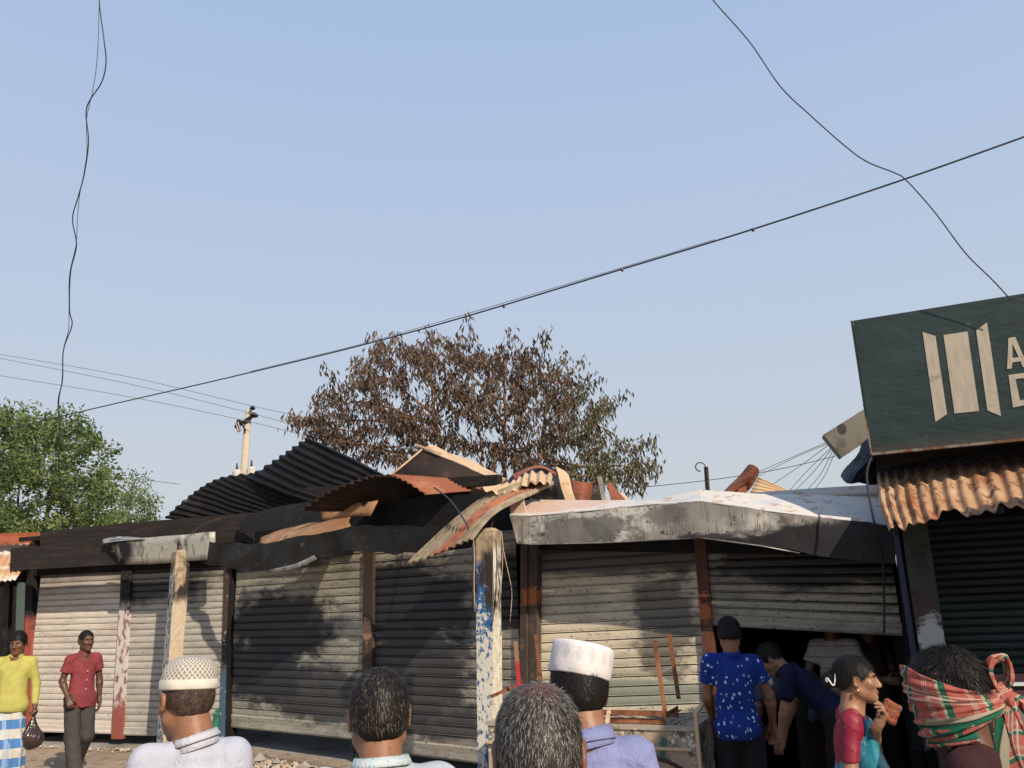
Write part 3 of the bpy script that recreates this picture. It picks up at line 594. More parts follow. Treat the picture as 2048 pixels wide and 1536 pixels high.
sheetthing('scalloped pale end of a torn corrugated sheet curling above the box fascia', [[(1000, 970, 8.5), (1030, 960, 8.4), (1062, 944, 8.35), (1106, 948, 8.3)], [(958, 975, 8.15), (1008, 990, 8.05), (1058, 966, 8.0), (1100, 966, 7.95)]], 8, .018, M_CPALE, nv=6, warp=.02)
# crumpled debris behind the fascia
dz = thing('roof_debris', P(1100, 1003, 8.9), 'crumpled arch of black and rusty sheet metal heaped over the left end of the white fascia', 'debris')
strip('crumpled_sheet', dz, [[P(1008, 976, 8.8), P(1034, 942, 8.8), P(1076, 931, 8.8), P(1114, 948, 8.7), P(1132, 1006, 8.7)], [P(1018, 990, 8.5), P(1046, 958, 8.5), P(1082, 946, 8.5), P(1106, 968, 8.5), P(1110, 1008, 8.5)]], M_SOOTM, sub=5, crumple=.06, smooth=False)
strip('rust_rim', dz, [[P(1024, 950, 8.6), P(1050, 936, 8.6), P(1080, 933, 8.6), P(1110, 945, 8.6)], [P(1028, 958, 8.5), P(1052, 941, 8.5), P(1082, 938, 8.5), P(1112, 952, 8.5)]], M_CRED, sub=4, crumple=.03, smooth=False)
strip('dark_backing', dz, [[P(1040, 960, 9.1), P(1120, 955, 9.1), P(1180, 968, 9.1), P(1214, 980, 9.1)], [P(1040, 1012, 9.1), P(1120, 1012, 9.1), P(1180, 1012, 9.1), P(1214, 1012, 9.1)]], M_SOOTM, sub=3, crumple=.05, smooth=False)
strip('torn_panel', dz, [[P(1112, 936, 8.45), P(1128, 944, 8.45), P(1136, 952, 8.45)], [P(1122, 968, 8.4), P(1136, 975, 8.4), P(1146, 982, 8.4)], [P(1130, 1010, 8.35), P(1142, 1010, 8.35), P(1154, 1010, 8.35)]], M_CPALE, sub=4, crumple=.05, smooth=False)
r2 = thing('rusty_sheet_pile', P(1190, 1005, 8.9), 'rust red sheets and a grey timber stump sticking up behind the white fascia', 'debris')
strip('rusty_sheet', r2, [[P(1146, 960, 8.8), P(1166, 962, 8.75), P(1188, 958, 8.9)], [P(1150, 1010, 8.6), P(1162, 1010, 8.55), P(1174, 1010, 8.8)]], M_CRED, sub=5, crumple=.05, smooth=False)
mesh('timber', *bar(P(1198, 954, 8.8), P(1210, 1012, 8.8), .075, .05), M_CONC, r2)
strip('rusty_sheet', r2, [[P(1215, 966, 8.8), P(1222, 966, 8.85)], [P(1224, 1010, 8.7), P(1258, 1010, 8.9)]], M_CRED, sub=3, crumple=.02, thick=.01)
strip('rusty_sheet', r2, [[P(1236, 986, 9.1), P(1248, 988, 9.1)], [P(1240, 1010, 9.1), P(1270, 1010, 9.1)]], M_CPALE, sub=3, crumple=.02, thick=.01)
r3 = thing('ridge_cap', P(1490, 990, 9.2), 'bent rust red ridge cap with pale corrugated tin behind the right half of the fascia', 'debris')
strip('cap', r3, [[P(1438, 990, 9.2), P(1470, 962, 9.2), P(1500, 930, 9.1)], [P(1452, 992, 9.0), P(1480, 970, 9.0), P(1512, 934, 8.95)], [P(1480, 992, 9.1), P(1500, 975, 9.1), P(1520, 946, 9.1)]], M_CRED, sub=4, crumple=.03, smooth=False, thick=.01)
mesh('flap', *prism([P(1476, 978, 8.9), P(1492, 972, 8.9), P(1494, 992, 8.9), P(1478, 992, 8.9)], Vector((.01, .02, 0))), M_CRED, r3)
corrug('corrugated_end', [[P(1498, 990, 9.3), P(1516, 953, 9.4)], [P(1600, 994, 9.3), P(1592, 988, 9.4)]], 6, .01, M_CPALE, r3, nv=6)
# bent rod above the fascia
rod = thing('bent_rod', P(1416, 985, 8.2), 'dark iron rod with a thin hooked top standing above the fascia', 'rod')
mesh('rod', *tube([P(1416, 990, 8.2), P(1412, 934, 8.2)], .022, 8), M_SOOTM, rod)
mesh('hook', *tube(spline([P(x, y, 8.2) for x, y in ((1412, 936), (1408, 928), (1400, 925), (1393, 928), (1391, 935), (1395, 941), (1401, 943))], 14), .006, 5), M_SOOTM, rod)
# tin box and folded sheet beside the sign
bx = thing('tin_cabinet', P(1690, 915, 8.0), 'grey scorched tin cabinet hanging tilted at the left side of the sign board', 'cabinet')
pts = [P(x, y, 8.0) for x, y in ((1647, 869), (1738, 812), (1752, 870), (1716, 893), (1684, 915))]
mesh('case', *prism(pts, Vector((.15, .45, .05))), mat('grey_scorched_tin', (.11, .105, .09), [('noise', (.06, .055, .045), 4, .45, .65), ('noise', (.20, .16, .10), 5, .62, .75), blobpx(Seg(Vector((-10, 8, 0)), Vector((10, 8, 0))), 1683, 858, 0, .05, .06, (.02, .02, .02), .3)], .6, .3), bx)
mesh('insulator', *join(*[tube([P(1728+i*3, 812, 8), P(1729+i*3, 790, 8)], [.012, .006], 6) for i in range(2)]), M_SOOTM, bx)
fs = thing('folded_sheet', P(1720, 975, 7.6), 'dark blue grey folded sheet drooping between the tin cabinet and the awning', 'roofing sheet')
strip('sheet', fs, [[P(1688, 962, 7.7), P(1703, 925, 7.8), P(1722, 880, 7.9)], [P(1706, 968, 7.5), P(1722, 930, 7.6), P(1740, 872, 7.8)], [P(1765, 972, 7.8), P(1768, 930, 7.8), P(1770, 880, 7.9)]], mat('blue_grey_tin', (.05, .058, .068), [('noise', (.02, .022, .025), 4, .5, .7), ('noise', (.10, .11, .12), 6, .62, .75)], .6, .3), sub=4, crumple=.07, smooth=False)

# ================================================================== CABLES
M_CAB = mat('black_cable_sheath', (.03, .034, .04), [], .5)
def cable(pts, r, label, k=60, g=None, name='cable', jig=0.):
    pp = spline([P(*q) for q in pts], k)
    if jig: pp = [p+Vector(noise.noise_vector(p*6))*jig for p in pp]
    o = mesh(name, *tube(pp, r, 6), M_CAB, smooth=True); return tag(o, label, 'cable', g)
cable([(-60, 880, 12.5), (120, 833, 11.6), (500, 745, 10), (830, 662, 8.6), (1245, 538, 7.4), (1507, 458, 6.8), (1810, 358, 6.3), (2120, 248, 5.9)], .0085, 'long taut black cable rising from the left tree to the right edge', g='overhead cables')
cable([(500, 743, 10), (700, 694, 9.2), (830, 658, 8.6), (1020, 602, 8), (1245, 535, 7.4), (1430, 479, 7)], .003, 'thin tie wire running along the taut black cable', g='overhead cables')
for x, y, Y in ((1507, 458, 6.8), (1245, 538, 7.4), (1008, 611, 8.1)):
    tag(mesh('cable_clip', *tube([P(x-3, y-1, Y), P(x+1, y+4, Y)], .016, 6), M_CAB), {1507: 'small black clip under the taut cable, the rightmost of three', 1245: 'small black clip on the taut cable, the middle of three', 1008: 'small black clip on the taut cable, the leftmost above the burnt tree'}[x], 'clip')
cable([(1405, -30, 5.6), (1430, 5, 5.6), (1500, 85, 5.6), (1560, 172, 5.6), (1620, 230, 5.6), (1690, 292, 5.6), (1735, 324, 5.6), (1790, 346, 5.7), (1814, 362, 5.7), (1870, 425, 5.7), (1930, 505, 5.7), (1985, 560, 5.7), (2022, 600, 5.7)], .005, 'slack wavy cable dropping from the top edge to the sign board', k=90, g='overhead cables')
cable([(197, -30, 9), (200, 20, 9), (208, 80, 9), (212, 125, 9.1), (203, 165, 9.2), (180, 200, 9.3), (172, 228, 9.4), (177, 285, 9.5), (168, 350, 9.7), (156, 395, 9.8), (145, 438, 9.9), (153, 490, 10), (141, 545, 10.2), (139, 620, 10.4), (144, 650, 10.5), (127, 700, 10.7), (125, 760, 10.9), (116, 805, 11.1), (120, 870, 11.4), (117, 930, 11.7), (122, 980, 12), (121, 1010, 12.2), (126, 1055, 12.5)], .0075, 'thick half of the twisted pair hanging down the left side', k=140, g='overhead cables')
cable([(199, -30, 9), (198, 20, 9), (196, 90, 9), (192, 140, 9.1), (184, 188, 9.2), (173, 240, 9.4), (174, 300, 9.5), (168, 345, 9.7), (159, 392, 9.8), (155, 438, 9.9), (152, 490, 10), (139, 550, 10.2), (138, 620, 10.4), (137, 660, 10.5), (127, 700, 10.7), (124, 760, 10.9), (118, 805, 11.1), (122, 850, 11.3), (126, 880, 11.4), (118, 895, 11.5)], .004, 'thin half of the twisted pair hanging down the left side', k=120, g='overhead cables')
cable([(868, 975, 8.9), (900, 1000, 8.4), (925, 1035, 8.0), (938, 1060, 7.8), (946, 1095, 7.7), (948, 1150, 7.65), (944, 1222, 7.65)], .009, 'burnt wire drooping from the red sheet past the hooked post', k=30)
cable([(1748, 905, 6.3), (1736, 935, 6.3), (1735, 968, 6.3), (1748, 1045, 6.3), (1764, 1110, 6.6), (1768, 1180, 6.8), (1768, 1265, 6.9)], .009, 'black wire dangling from the sign across the white fascia to the raised shutter', k=30, jig=.004)
cable([(445, 1035, 11.5), (405, 1050, 11.4), (380, 1070, 11.3), (368, 1082, 11.3)], .005, 'thin curled wire on the charred upper fascia', k=16)
FANL = ['uppermost wire', 'second wire from the top', 'third wire from the top', 'middle wire', 'third wire from the bottom', 'second wire from the bottom', 'lowest and steepest wire']
for i, pts in enumerate([[(1655, 884), (1560, 925), (1470, 965)], [(1655, 888), (1590, 915), (1505, 958)], [(1657, 890), (1600, 932), (1540, 972)], [(1662, 896), (1618, 938), (1578, 982)], [(1664, 897), (1630, 940), (1588, 984)], [(1667, 898), (1640, 950), (1610, 984)], [(1670, 902), (1650, 950), (1625, 984)]]):
    cable([(x, y, 14+j*3) for j, (x, y) in enumerate(pts)], .006, FANL[i]+' of the fan spreading down left from the tin cabinet', k=14, g='wires fanning out below the tin cabinet')
cable([(1270, 976, 26), (1420, 960, 26), (1560, 938, 26), (1700, 905, 26)], .012, 'faint distant wire behind the hooked rod', k=14, g='distant power lines')
M_FARC = mat('distant_wire_grey', (.16, .17, .18), [], .7)
for pts, lb in (([(-40, 702), (250, 752), (505, 812), (690, 852)], 'uppermost distant power line left of the utility pole'), ([(-40, 709), (250, 766), (508, 828), (690, 880)], 'second distant power line left of the utility pole'), ([(-40, 745), (250, 792), (475, 838), (600, 868)], 'third distant power line left of the utility pole'), ([(60, 935), (200, 950), (360, 968)], 'faint low power line crossing in front of the small green tree')):
    o = cable([(x, y, 27.6) for x, y in pts], .011, lb, k=20, g='distant power lines'); o.data.materials[0] = M_FARC

# ================================================================== UTILITY POLE
up = thing('utility_pole', gnd(484, 28), 'concrete utility pole with crossarm and transformers behind the black roof sheets', 'utility pole')
M_POLE = mat('buff_concrete_pole', (.42, .36, .28), [('noise', (.33, .27, .2), 3, .5, .7)], .85)  # buff base with browner noise patches
a, b = P(484, 1000, 28), P(497, 820, 28); d = (b-a)/(b.z-a.z)
mesh('pole', *tube([a-d*a.z, b], [.18, .12], 8), M_POLE, up, smooth=True)
mesh('crossarm', *join(bar(P(470, 855, 27.8), P(512, 828, 27.8), .1, .1), bar(P(484, 848, 27.8), P(491, 862, 27.8), .05, .05)), M_SOOTM, up)
for x, y in ((505, 815), (506, 828), (478, 842), (511, 830)): mesh('insulator', *tube([P(x, y+5, 27.8), P(x, y+2, 27.8), P(x, y-3, 27.8)], [.05, .11, .05], 8), M_SOOTM, up)
for x, y in ((472, 850), (476, 848)): mesh('fuse', *tube([P(x, y-4, 27.7), P(x+5, y+14, 27.7)], .04, 6), M_GALV, up)
for x, y in ((503, 944), (474, 950)):
    mesh('transformer', *tube([P(x, y+40, 27.6), P(x, y-6, 27.6), P(x, y-10, 27.6)], [.16, .16, .12], 12), mat('pale_transformer', (.45, .45, .40), [], .5), up, smooth=False)
    mesh('bushing', *tube([P(x, y-10, 27.6), P(x, y-24, 27.6)], [.05, .02], 6), M_SOOTM, up)

# ================================================================== TREES (space colonisation inside the outline seen from the street)
def inpoly(x, y, pl):
    c = False; j = len(pl)-1
    for i in range(len(pl)):
        xi, yi = pl[i]; xj, yj = pl[j]
        if (yi > y) != (yj > y) and x < (xj-xi)*(y-yi)/(yj-yi)+xi: c = not c
        j = i
    return c
def tree(name, outline, Y, depth, base, na, step, kill, infl, leafN, leafL, leafW, droop, mats, label, rmin=.008, seed=1, leaf_r=.20, spray=.16, cat='tree', forks=None, hollow=.0, tone2=None, shoots=.35):
    rg = random.Random(seed); xs = [p[0] for p in outline]; ys = [p[1] for p in outline]; A = []
    while len(A) < na:
        x, y = rg.uniform(min(xs), max(xs)), rg.uniform(min(ys), max(ys))
        if not inpoly(x, y, outline): continue
        f = rg.uniform(-1, 1); cx = (x-(min(xs)+max(xs))/2)/((max(xs)-min(xs))/2)
        dm = depth*math.sqrt(max(0, 1-cx*cx*.85)); 
        A.append(P(x, y, Y+f*dm))
    b = Vector(base); nodes = [b]; par = [-1]
    for f in (forks or []):
        v = P(*f); p0 = nodes[0]; n_ = max(2, int((v-p0).length/step)); last = 0
        for i in range(1, n_+1): nodes.append(p0.lerp(v, i/n_)+Vector((rg.uniform(-.04, .04), rg.uniform(-.04, .04), 0))*(i < n_)); par.append(last); last = len(nodes)-1
    alive = A[:]
    for it in range(140):
        kd = kdtree.KDTree(len(nodes))
        for i, p in enumerate(nodes): kd.insert(p, i)
        kd.balance(); acc = {}; nxt = []
        for a_ in alive:
            co_, i, d_ = kd.find(a_)
            if d_ < kill: continue
            nxt.append(a_)
            if d_ < infl or it < 3: acc.setdefault(i, []).append((a_-co_).normalized())
        alive = nxt
        if not acc: break
        for i, ds in acc.items():
            v = sum(ds, Vector())+Vector((rg.uniform(-.3, .3), rg.uniform(-.3, .3), rg.uniform(-.1, .35)))
            if v.length < 1e-4: continue
            nodes.append(nodes[i]+v.normalized()*step); par.append(i)
    cen = sum(nodes[len(nodes)//2:], Vector())/max(1, len(nodes)-len(nodes)//2); kidset = set(par); tl = [i for i in range(1, len(nodes)) if i not in kidset]
    for i in tl:
        if rg.random() < shoots:
            d_ = (nodes[i]-cen).normalized()*.8+Vector((rg.gauss(0, .35), rg.gauss(0, .35), rg.uniform(.3, 1.1))); d_.normalize(); last = i
            for _ in range(rg.randint(1, 3)): nodes.append(nodes[last]+(d_+Vector((rg.gauss(0, .15), rg.gauss(0, .15), 0)))*step*.9); par.append(last); last = len(nodes)-1
    n_ = len(nodes); ch = [0]*n_; r = [0.]*n_
    kids = [[] for _ in range(n_)]
    for i in range(1, n_): kids[par[i]].append(i)
    for i in range(n_-1, -1, -1):
        r[i] = (sum(r[k]**2.3 for k in kids[i])**(1/2.3)) if kids[i] else rmin
        r[i] = max(r[i], rmin)
    V, Fc = [], []
    ringof = {}
    def ring(p, d_, rad, n):
        x = d_.cross(Vector((0, 1, .01))); x = x.normalized() if x.length > 1e-3 else Vector((1, 0, 0)); y = d_.cross(x); s_ = len(V)
        for k in range(n): t_ = 2*math.pi*k/n; V.append(p+(x*math.cos(t_)+y*math.sin(t_))*rad)
        return s_
    for i in range(1, n_):
        p0, p1 = nodes[par[i]], nodes[i]; n = 7 if r[i] > .04 else (4 if r[i] > .015 else 3); d_ = (p1-p0).normalized()
        s0 = ring(p0, d_, min(r[par[i]], r[i]*1.25), n); s1 = ring(p1, d_, r[i], n)
        for k in range(n): Fc.append((s0+k, s0+(k+1) % n, s1+(k+1) % n, s1+k))
    root = thing(name, base, label, cat)
    mesh('trunk', V, Fc, mats[0], root, smooth=True)
    # leaves
    tips = [i for i in range(1, n_) if r[i] < rmin*2.6]
    LV, LF, LU = [], [], []; TV, TF = [], []
    for q in range(leafN):
        i = tips[q % len(tips)] if q < len(tips)*3 else rg.choice(tips); p = nodes[i]; ps = (p-nodes[par[i]]).normalized()
        c_ = p+ps*rg.uniform(-.1, 1)*spray+Vector((rg.gauss(0, leaf_r), rg.gauss(0, leaf_r), rg.gauss(0, leaf_r)))*.5
        dr = Vector((rg.gauss(0, 1), rg.gauss(0, 1), rg.gauss(0, 1))).normalized()*(1-droop)+Vector((0, 0, -1))*droop
        dr.normalize(); sd = dr.cross(Vector((rg.gauss(0, 1), rg.gauss(0, 1), rg.gauss(0, 1)))).normalized(); nn_ = dr.cross(sd)
        L_ = leafL*rg.uniform(.6, 1.25); W_ = leafW*rg.uniform(.5, 1.2); cu = rg.uniform(.1, .5)*W_
        k = len(LV); LV += [c_, c_+dr*L_*.45+sd*W_*.5+nn_*cu, c_+dr*L_, c_+dr*L_*.45-sd*W_*.5+nn_*cu, c_+dr*L_*.5]
        LF += [(k, k+1, k+4), (k+1, k+2, k+4), (k+2, k+3, k+4), (k+3, k, k+4)]
        cl = noise.noise(c_*1.1)*.5+.5; g_ = min(max(cl*.55+rg.random()*.45, 0), 1); px_, py_ = proj(c_)
        gg = 0.
        if tone2: gg = 1. if rg.random() < tone2(px_, py_) else 0.
        LU += [(g_, gg)]*5
    mesh('crown', LV, LF, mats[1], root, uv=LU)
    return root
def leaf_mat(name, cols, c2=None, trans=.25):
    t = NT(name); u = t.sep(t.uv()); c = t.mix(t.ramp(u[0], .3, .55), cols[0], cols[1]); c = t.mix(t.ramp(u[0], .6, .85), c, cols[2])
    if c2: c = t.mix(t.ramp(u[1], .4, .6), c, c2)
    m = t.done(c, .6, 0, .35); tr = t.n('BsdfTranslucent'); t.l(c, tr.inputs[0]); ms = t.n('MixShader'); ms.inputs[0].default_value = trans
    t.l(t.b.outputs[0], ms.inputs[1]); t.l(tr.outputs[0], ms.inputs[2]); t.l(ms.outputs[0], t.t.nodes['Material Output'].inputs[0]); return m
M_BARK = mat('scorched_bark', (.20, .11, .075), [('noise', (.30, .18, .12), 4, .5, .7), ('noise', (.05, .03, .02), 8, .55, .7)], .9)
M_BARK2 = mat('grey_brown_bark', (.12, .095, .075), [('noise', (.07, .055, .045), 5, .5, .7)], .9)
M_LBURN = leaf_mat('scorched_brown_leaves', [(.050, .031, .022), (.105, .066, .042), (.19, .135, .085)], (.085, .088, .040), .2)
M_LGRN = leaf_mat('fresh_green_leaves', [(.085, .125, .045), (.16, .22, .075), (.28, .34, .13)], None, .4)
OB = [(700, 725), (740, 672), (765, 680), (800, 705), (820, 675), (840, 690), (880, 665), (930, 672), (945, 710), (990, 690), (1040, 690), (1085, 690), (1110, 725), (1135, 755), (1165, 760), (1200, 800), (1240, 790), (1225, 830), (1190, 850), (1230, 880), (1280, 880), (1318, 872), (1300, 930), (1285, 990), (1200, 980), (1100, 960), (1040, 940), (960, 920), (880, 900), (800, 930), (740, 940), (660, 900), (610, 870), (560, 850), (575, 835), (620, 845), (640, 800), (620, 800), (650, 765), (690, 790)]
Yb = 15.5
tree('burnt_tree', OB, Yb, 2.6, gnd(995, Yb), 1150, .17, .26, 1.6, 15500, .15, .046, .62, (M_BARK, M_LBURN), 'scorched brown leafed tree spreading behind the burnt roof sheets', rmin=.0075, seed=4,
     forks=[(960, 870, Yb-.3), (1030, 890, Yb+.4), (1090, 830, Yb+.2), (870, 830, Yb), (1010, 780, Yb-.2)], leaf_r=.13, spray=.15, tone2=lambda x, y: .75 if (x > 1130 and y > 840) or (x > 1150 and y > 760) else (.25 if x > 1080 else .05))
OG = [(-160, 835), (-60, 820), (0, 822), (50, 808), (70, 832), (100, 838), (140, 840), (160, 862), (185, 860), (205, 880), (222, 905), (228, 930), (245, 950), (235, 975), (250, 1000), (250, 1062), (100, 1075), (-160, 1080), (-250, 950)]
tree('leafy_tree', OG, 22, 3., gnd(30, 22), 820, .23, .38, 2.2, 25000, .15, .08, .25, (M_BARK2, M_LGRN), 'large fresh green tree at the left edge', rmin=.009, seed=9, forks=[(40, 960, 22), (-60, 930, 22), (110, 950, 22)], leaf_r=.20, spray=.25)
OG2 = [(225, 1060), (228, 1010), (245, 985), (262, 972), (290, 978), (305, 1000), (318, 1015), (322, 1060)]
tree('leafy_tree', OG2, 34, 1.5, gnd(272, 34), 160, .3, .45, 3, 4200, .15, .09, .25, (M_BARK2, M_LGRN), 'smaller rounded green tree just right of the large one', forks=[(272, 1040, 34), (255, 1020, 34), (290, 1015, 34)], rmin=.01, seed=3, leaf_r=.30)

# ================================================================== FOOD STALL COUNTER with an upturned table on it
ct = thing('stall_counter', gnd(1190, 6.6), 'broken mosaic tiled counter with rusty trim behind the heads', 'counter')
cA, cB = P(975, 1437, 6.95), P(1388, 1432, 6.30); zt_ = .93
cA = Vector((cA.x, cA.y, 0)); cB = Vector((cB.x, cB.y, 0)); SC_ = Seg(cA, cB); Lc = SC_.L
t = NT('mosaic_tile_chips'); co = t.pos(); v1 = t.voro(t.mp(co, (1, 1, 1)), 34); nn1 = t.noise(co, 3.2, 5); nn2 = t.noise(t.mp(co, (1, 1, 1), (5, 0, 2)), 11, 6, .75)
c = t.mix(t.ramp(v1, .25, .5), (.60, .56, .48), (.30, .25, .19)); c = t.mix(t.ramp(nn2, .5, .56), c, (.10, .07, .05)); c = t.mix(t.ramp(nn1, .50, .60), c, (.36, .28, .20))
c = t.mix(t.math('MULTIPLY', t.ramp(t.noise(t.mp(co, (1, 1, 1), (9, 3, 1)), 2.6, 3), .56, .62), t.ramp(nn2, .42, .5)), c, (.03, .12, .09)); t.bump(nn2, .6, .01); M_MOS = t.done(c, .7)
M_CTOP = mat('dirty_plaster_top', (.34, .29, .23), [('noise', (.14, .11, .09), 5, .5, .65), ('noise', (.5, .45, .38), 20, .6, .7)], .9, bump=(30, .5))
mesh('body', *sbox(SC_, 0, Lc, -.62, -.004, 0, zt_-.03), M_MOS, ct)
mesh('top', *join(sbox(SC_, -.01, Lc+.01, -.64, .01, zt_-.03, zt_)), M_CTOP, ct)
M_TRIM = mat('pale_wooden_trim', (.50, .38, .25), [('noise', (.25, .16, .1), 9, .5, .7)], .8)
mesh('corner_trim', *sbox(SC_, Lc+.001, Lc+.025, -.02, .02, 0, zt_+.10), M_TRIM, ct)
mesh('corner_trim', *bar(SC_.W(Lc+.012, 0, zt_+.09), SC_.W(Lc+.05, -.30, zt_+.16), .03, .02), M_TRIM, ct)
mesh('ledge', *sbox(SC_, 0, Lc*.98, .012, .03, zt_-.16, zt_-.14), M_TRIM, ct)
# crumbs of plaster on the counter
V, Fc = [], []; rg = random.Random(5)
for i in range(260):
    a_, n_ = rg.uniform(.05, Lc-.05), rg.uniform(-.58, -.03); s_ = rg.uniform(.004, .016)
    v_, f_ = hexa([SC_.W(a_+dx*s_, n_+dy*s_, zt_+dz_) for dz_ in (.0, s_*rg.uniform(.6, 1.3)) for dx, dy in ((-1, -rg.random()), (1, -1), (rg.random(), 1), (-1, 1))]); k = len(V); V += v_; Fc += [tuple(x+k for x in q) for q in f_]
tag(mesh('crumbs', V, Fc, M_CTOP), kind='stuff')
ut = thing('upturned_table', SC_.W(Lc/2, -.3, zt_), 'rusty angle iron table lying upside down on the mosaic counter, legs up', 'table')
w_ = .034; zf = zt_+.0
tx = lambda px, py, n: SC_.px(px, py, n)
fr_a, fr_b = SC_.sz(1030, 1400, -.08)[0], SC_.sz(1330, 1425, -.08)[0]
for (n_, z_) in ((-.08, zt_+.005), (-.50, zt_+.005), (-.08, zt_+.06)):
    mesh('rail', *angle_bar(SC_.W(fr_a, n_, z_), SC_.W(fr_b, n_, z_), w_, .005, SC_.n, Vector((0, 0, 1))), M_RUST, ut)
for a_ in (fr_a, fr_b): mesh('rail', *angle_bar(SC_.W(a_, -.50, zt_+.045), SC_.W(a_, -.05, zt_+.045), w_, .005, SC_.t, Vector((0, 0, 1))), M_RUST, ut)
for (xb, yb, xt, yt, n_, lab) in ((1325, 1423, 1305, 1281, -.08, None), (1353, 1398, 1334, 1268, -.5, None), (1080, 1385, 1068, 1270, -.5, None)):
    mesh('leg', *angle_bar(SC_.px(xb, yb, n_), SC_.px(xt, yt, n_), w_, .005, SC_.t, -SC_.n), M_RUST, ut)
o = mesh('leg', *angle_bar(SC_.px(1036, 1400, -.1), SC_.px(1027, 1283, -.1), w_, .005, SC_.t, -SC_.n), mat('red_painted_iron', (.45, .035, .035), [('z', (.30, .16, .10), zt_+.42, zt_+.46, .02)], .6), ut); o['label'] = 'red painted leg'
mesh('brace', *bar(SC_.px(983, 1393, -.05), SC_.px(1030, 1372, -.3), .025, .02), M_RUST, ut)
mesh('brace', *bar(SC_.W(Lc*.60, .005, zt_+.0), SC_.W(Lc*.60, -.1, zt_+.10), .03, .02), M_TRIM, ut)
rw = tag(mesh('bent_hoop', *join(tube([SC_.W(Lc*.80+.42*math.cos(t_), .06, .30+.42*math.sin(t_)) for t_ in np.linspace(.1, 2.6, 22)], .016, 6), tube([SC_.W(Lc*.62+.22*math.cos(t_), .10, .42+.22*math.sin(t_)) for t_ in np.linspace(-.2, 2.9, 16)], .014, 6)), M_RUSTD, smooth=True), 'bent rusty iron hoops leaning on the front of the mosaic counter', 'hoop')

# ================================================================== RUBBLE ON THE GROUND
M_PEB = mat('pale_rubble', (.42, .36, .28), [('noise', (.25, .2, .15), 9, .45, .6), ('noise', (.6, .55, .48), 12, .62, .7)], .9)
V, Fc = [], []; rg = random.Random(11)
def pebble(c, s):
    k = len(V); ic = [(0, 0, 1), (.9, 0, .1), (.2, .9, 0), (-.8, .4, .1), (-.6, -.7, 0), (.4, -.85, .1)]
    an = rg.uniform(0, 6.28); ca, sa = math.cos(an), math.sin(an)
    for x, y, z in ic:
        x, y = x*rg.uniform(.7, 1.2), y*rg.uniform(.6, 1.1); V.append(c+Vector(((x*ca-y*sa)*s, (x*sa+y*ca)*s, z*s*rg.uniform(.5, .9)-.1*s)))
    for i in range(5): Fc.append((k, k+1+i, k+1+(i+1) % 5))
for i in range(2600):
    a_ = rg.uniform(.2, SB.L*.75); n_ = .12+abs(rg.gauss(0, .45)); p = SB.W(a_, n_, max(0, .10-.10*n_)+rg.uniform(0, .02)); pebble(p, rg.choice([.012, .018, .025, .025, .04]))
for i in range(500):
    a_ = rg.uniform(.1, SA.L); n_ = .02+abs(rg.gauss(0, .10)); pebble(SA.W(a_, n_, .02), rg.choice([.01, .015, .03]))
for i in range(900): pebble(Vector((rg.uniform(-8, 2), rg.uniform(7.5, 12.5), .005)), rg.choice([.008, .012, .02]))
tag(mesh('gravel', V, Fc, M_PEB), kind='stuff')
V, Fc = [], []
for x, s_ in ((520, .10), (555, .07), (610, .09), (660, .06)):
    V, Fc = [], []; p = SB.px(x, 1500, .4); pebble(Vector((p.x, p.y, .10)), s_*1.2)
    tag(mesh('stone', V, Fc, M_CONC), 'grey stone %s in the rubble under the wide scorched shutter' % {520: 'at the left end, the largest,', 555: 'second from the left', 610: 'third from the left', 660: 'rightmost, the smallest,'}[x], 'stone', 'stones in the rubble')
tag(mesh('kerb', *join(sbox(SB, .1, SB.L*.62, .06, .30, 0, .12)), M_EARTH), kind='structure')
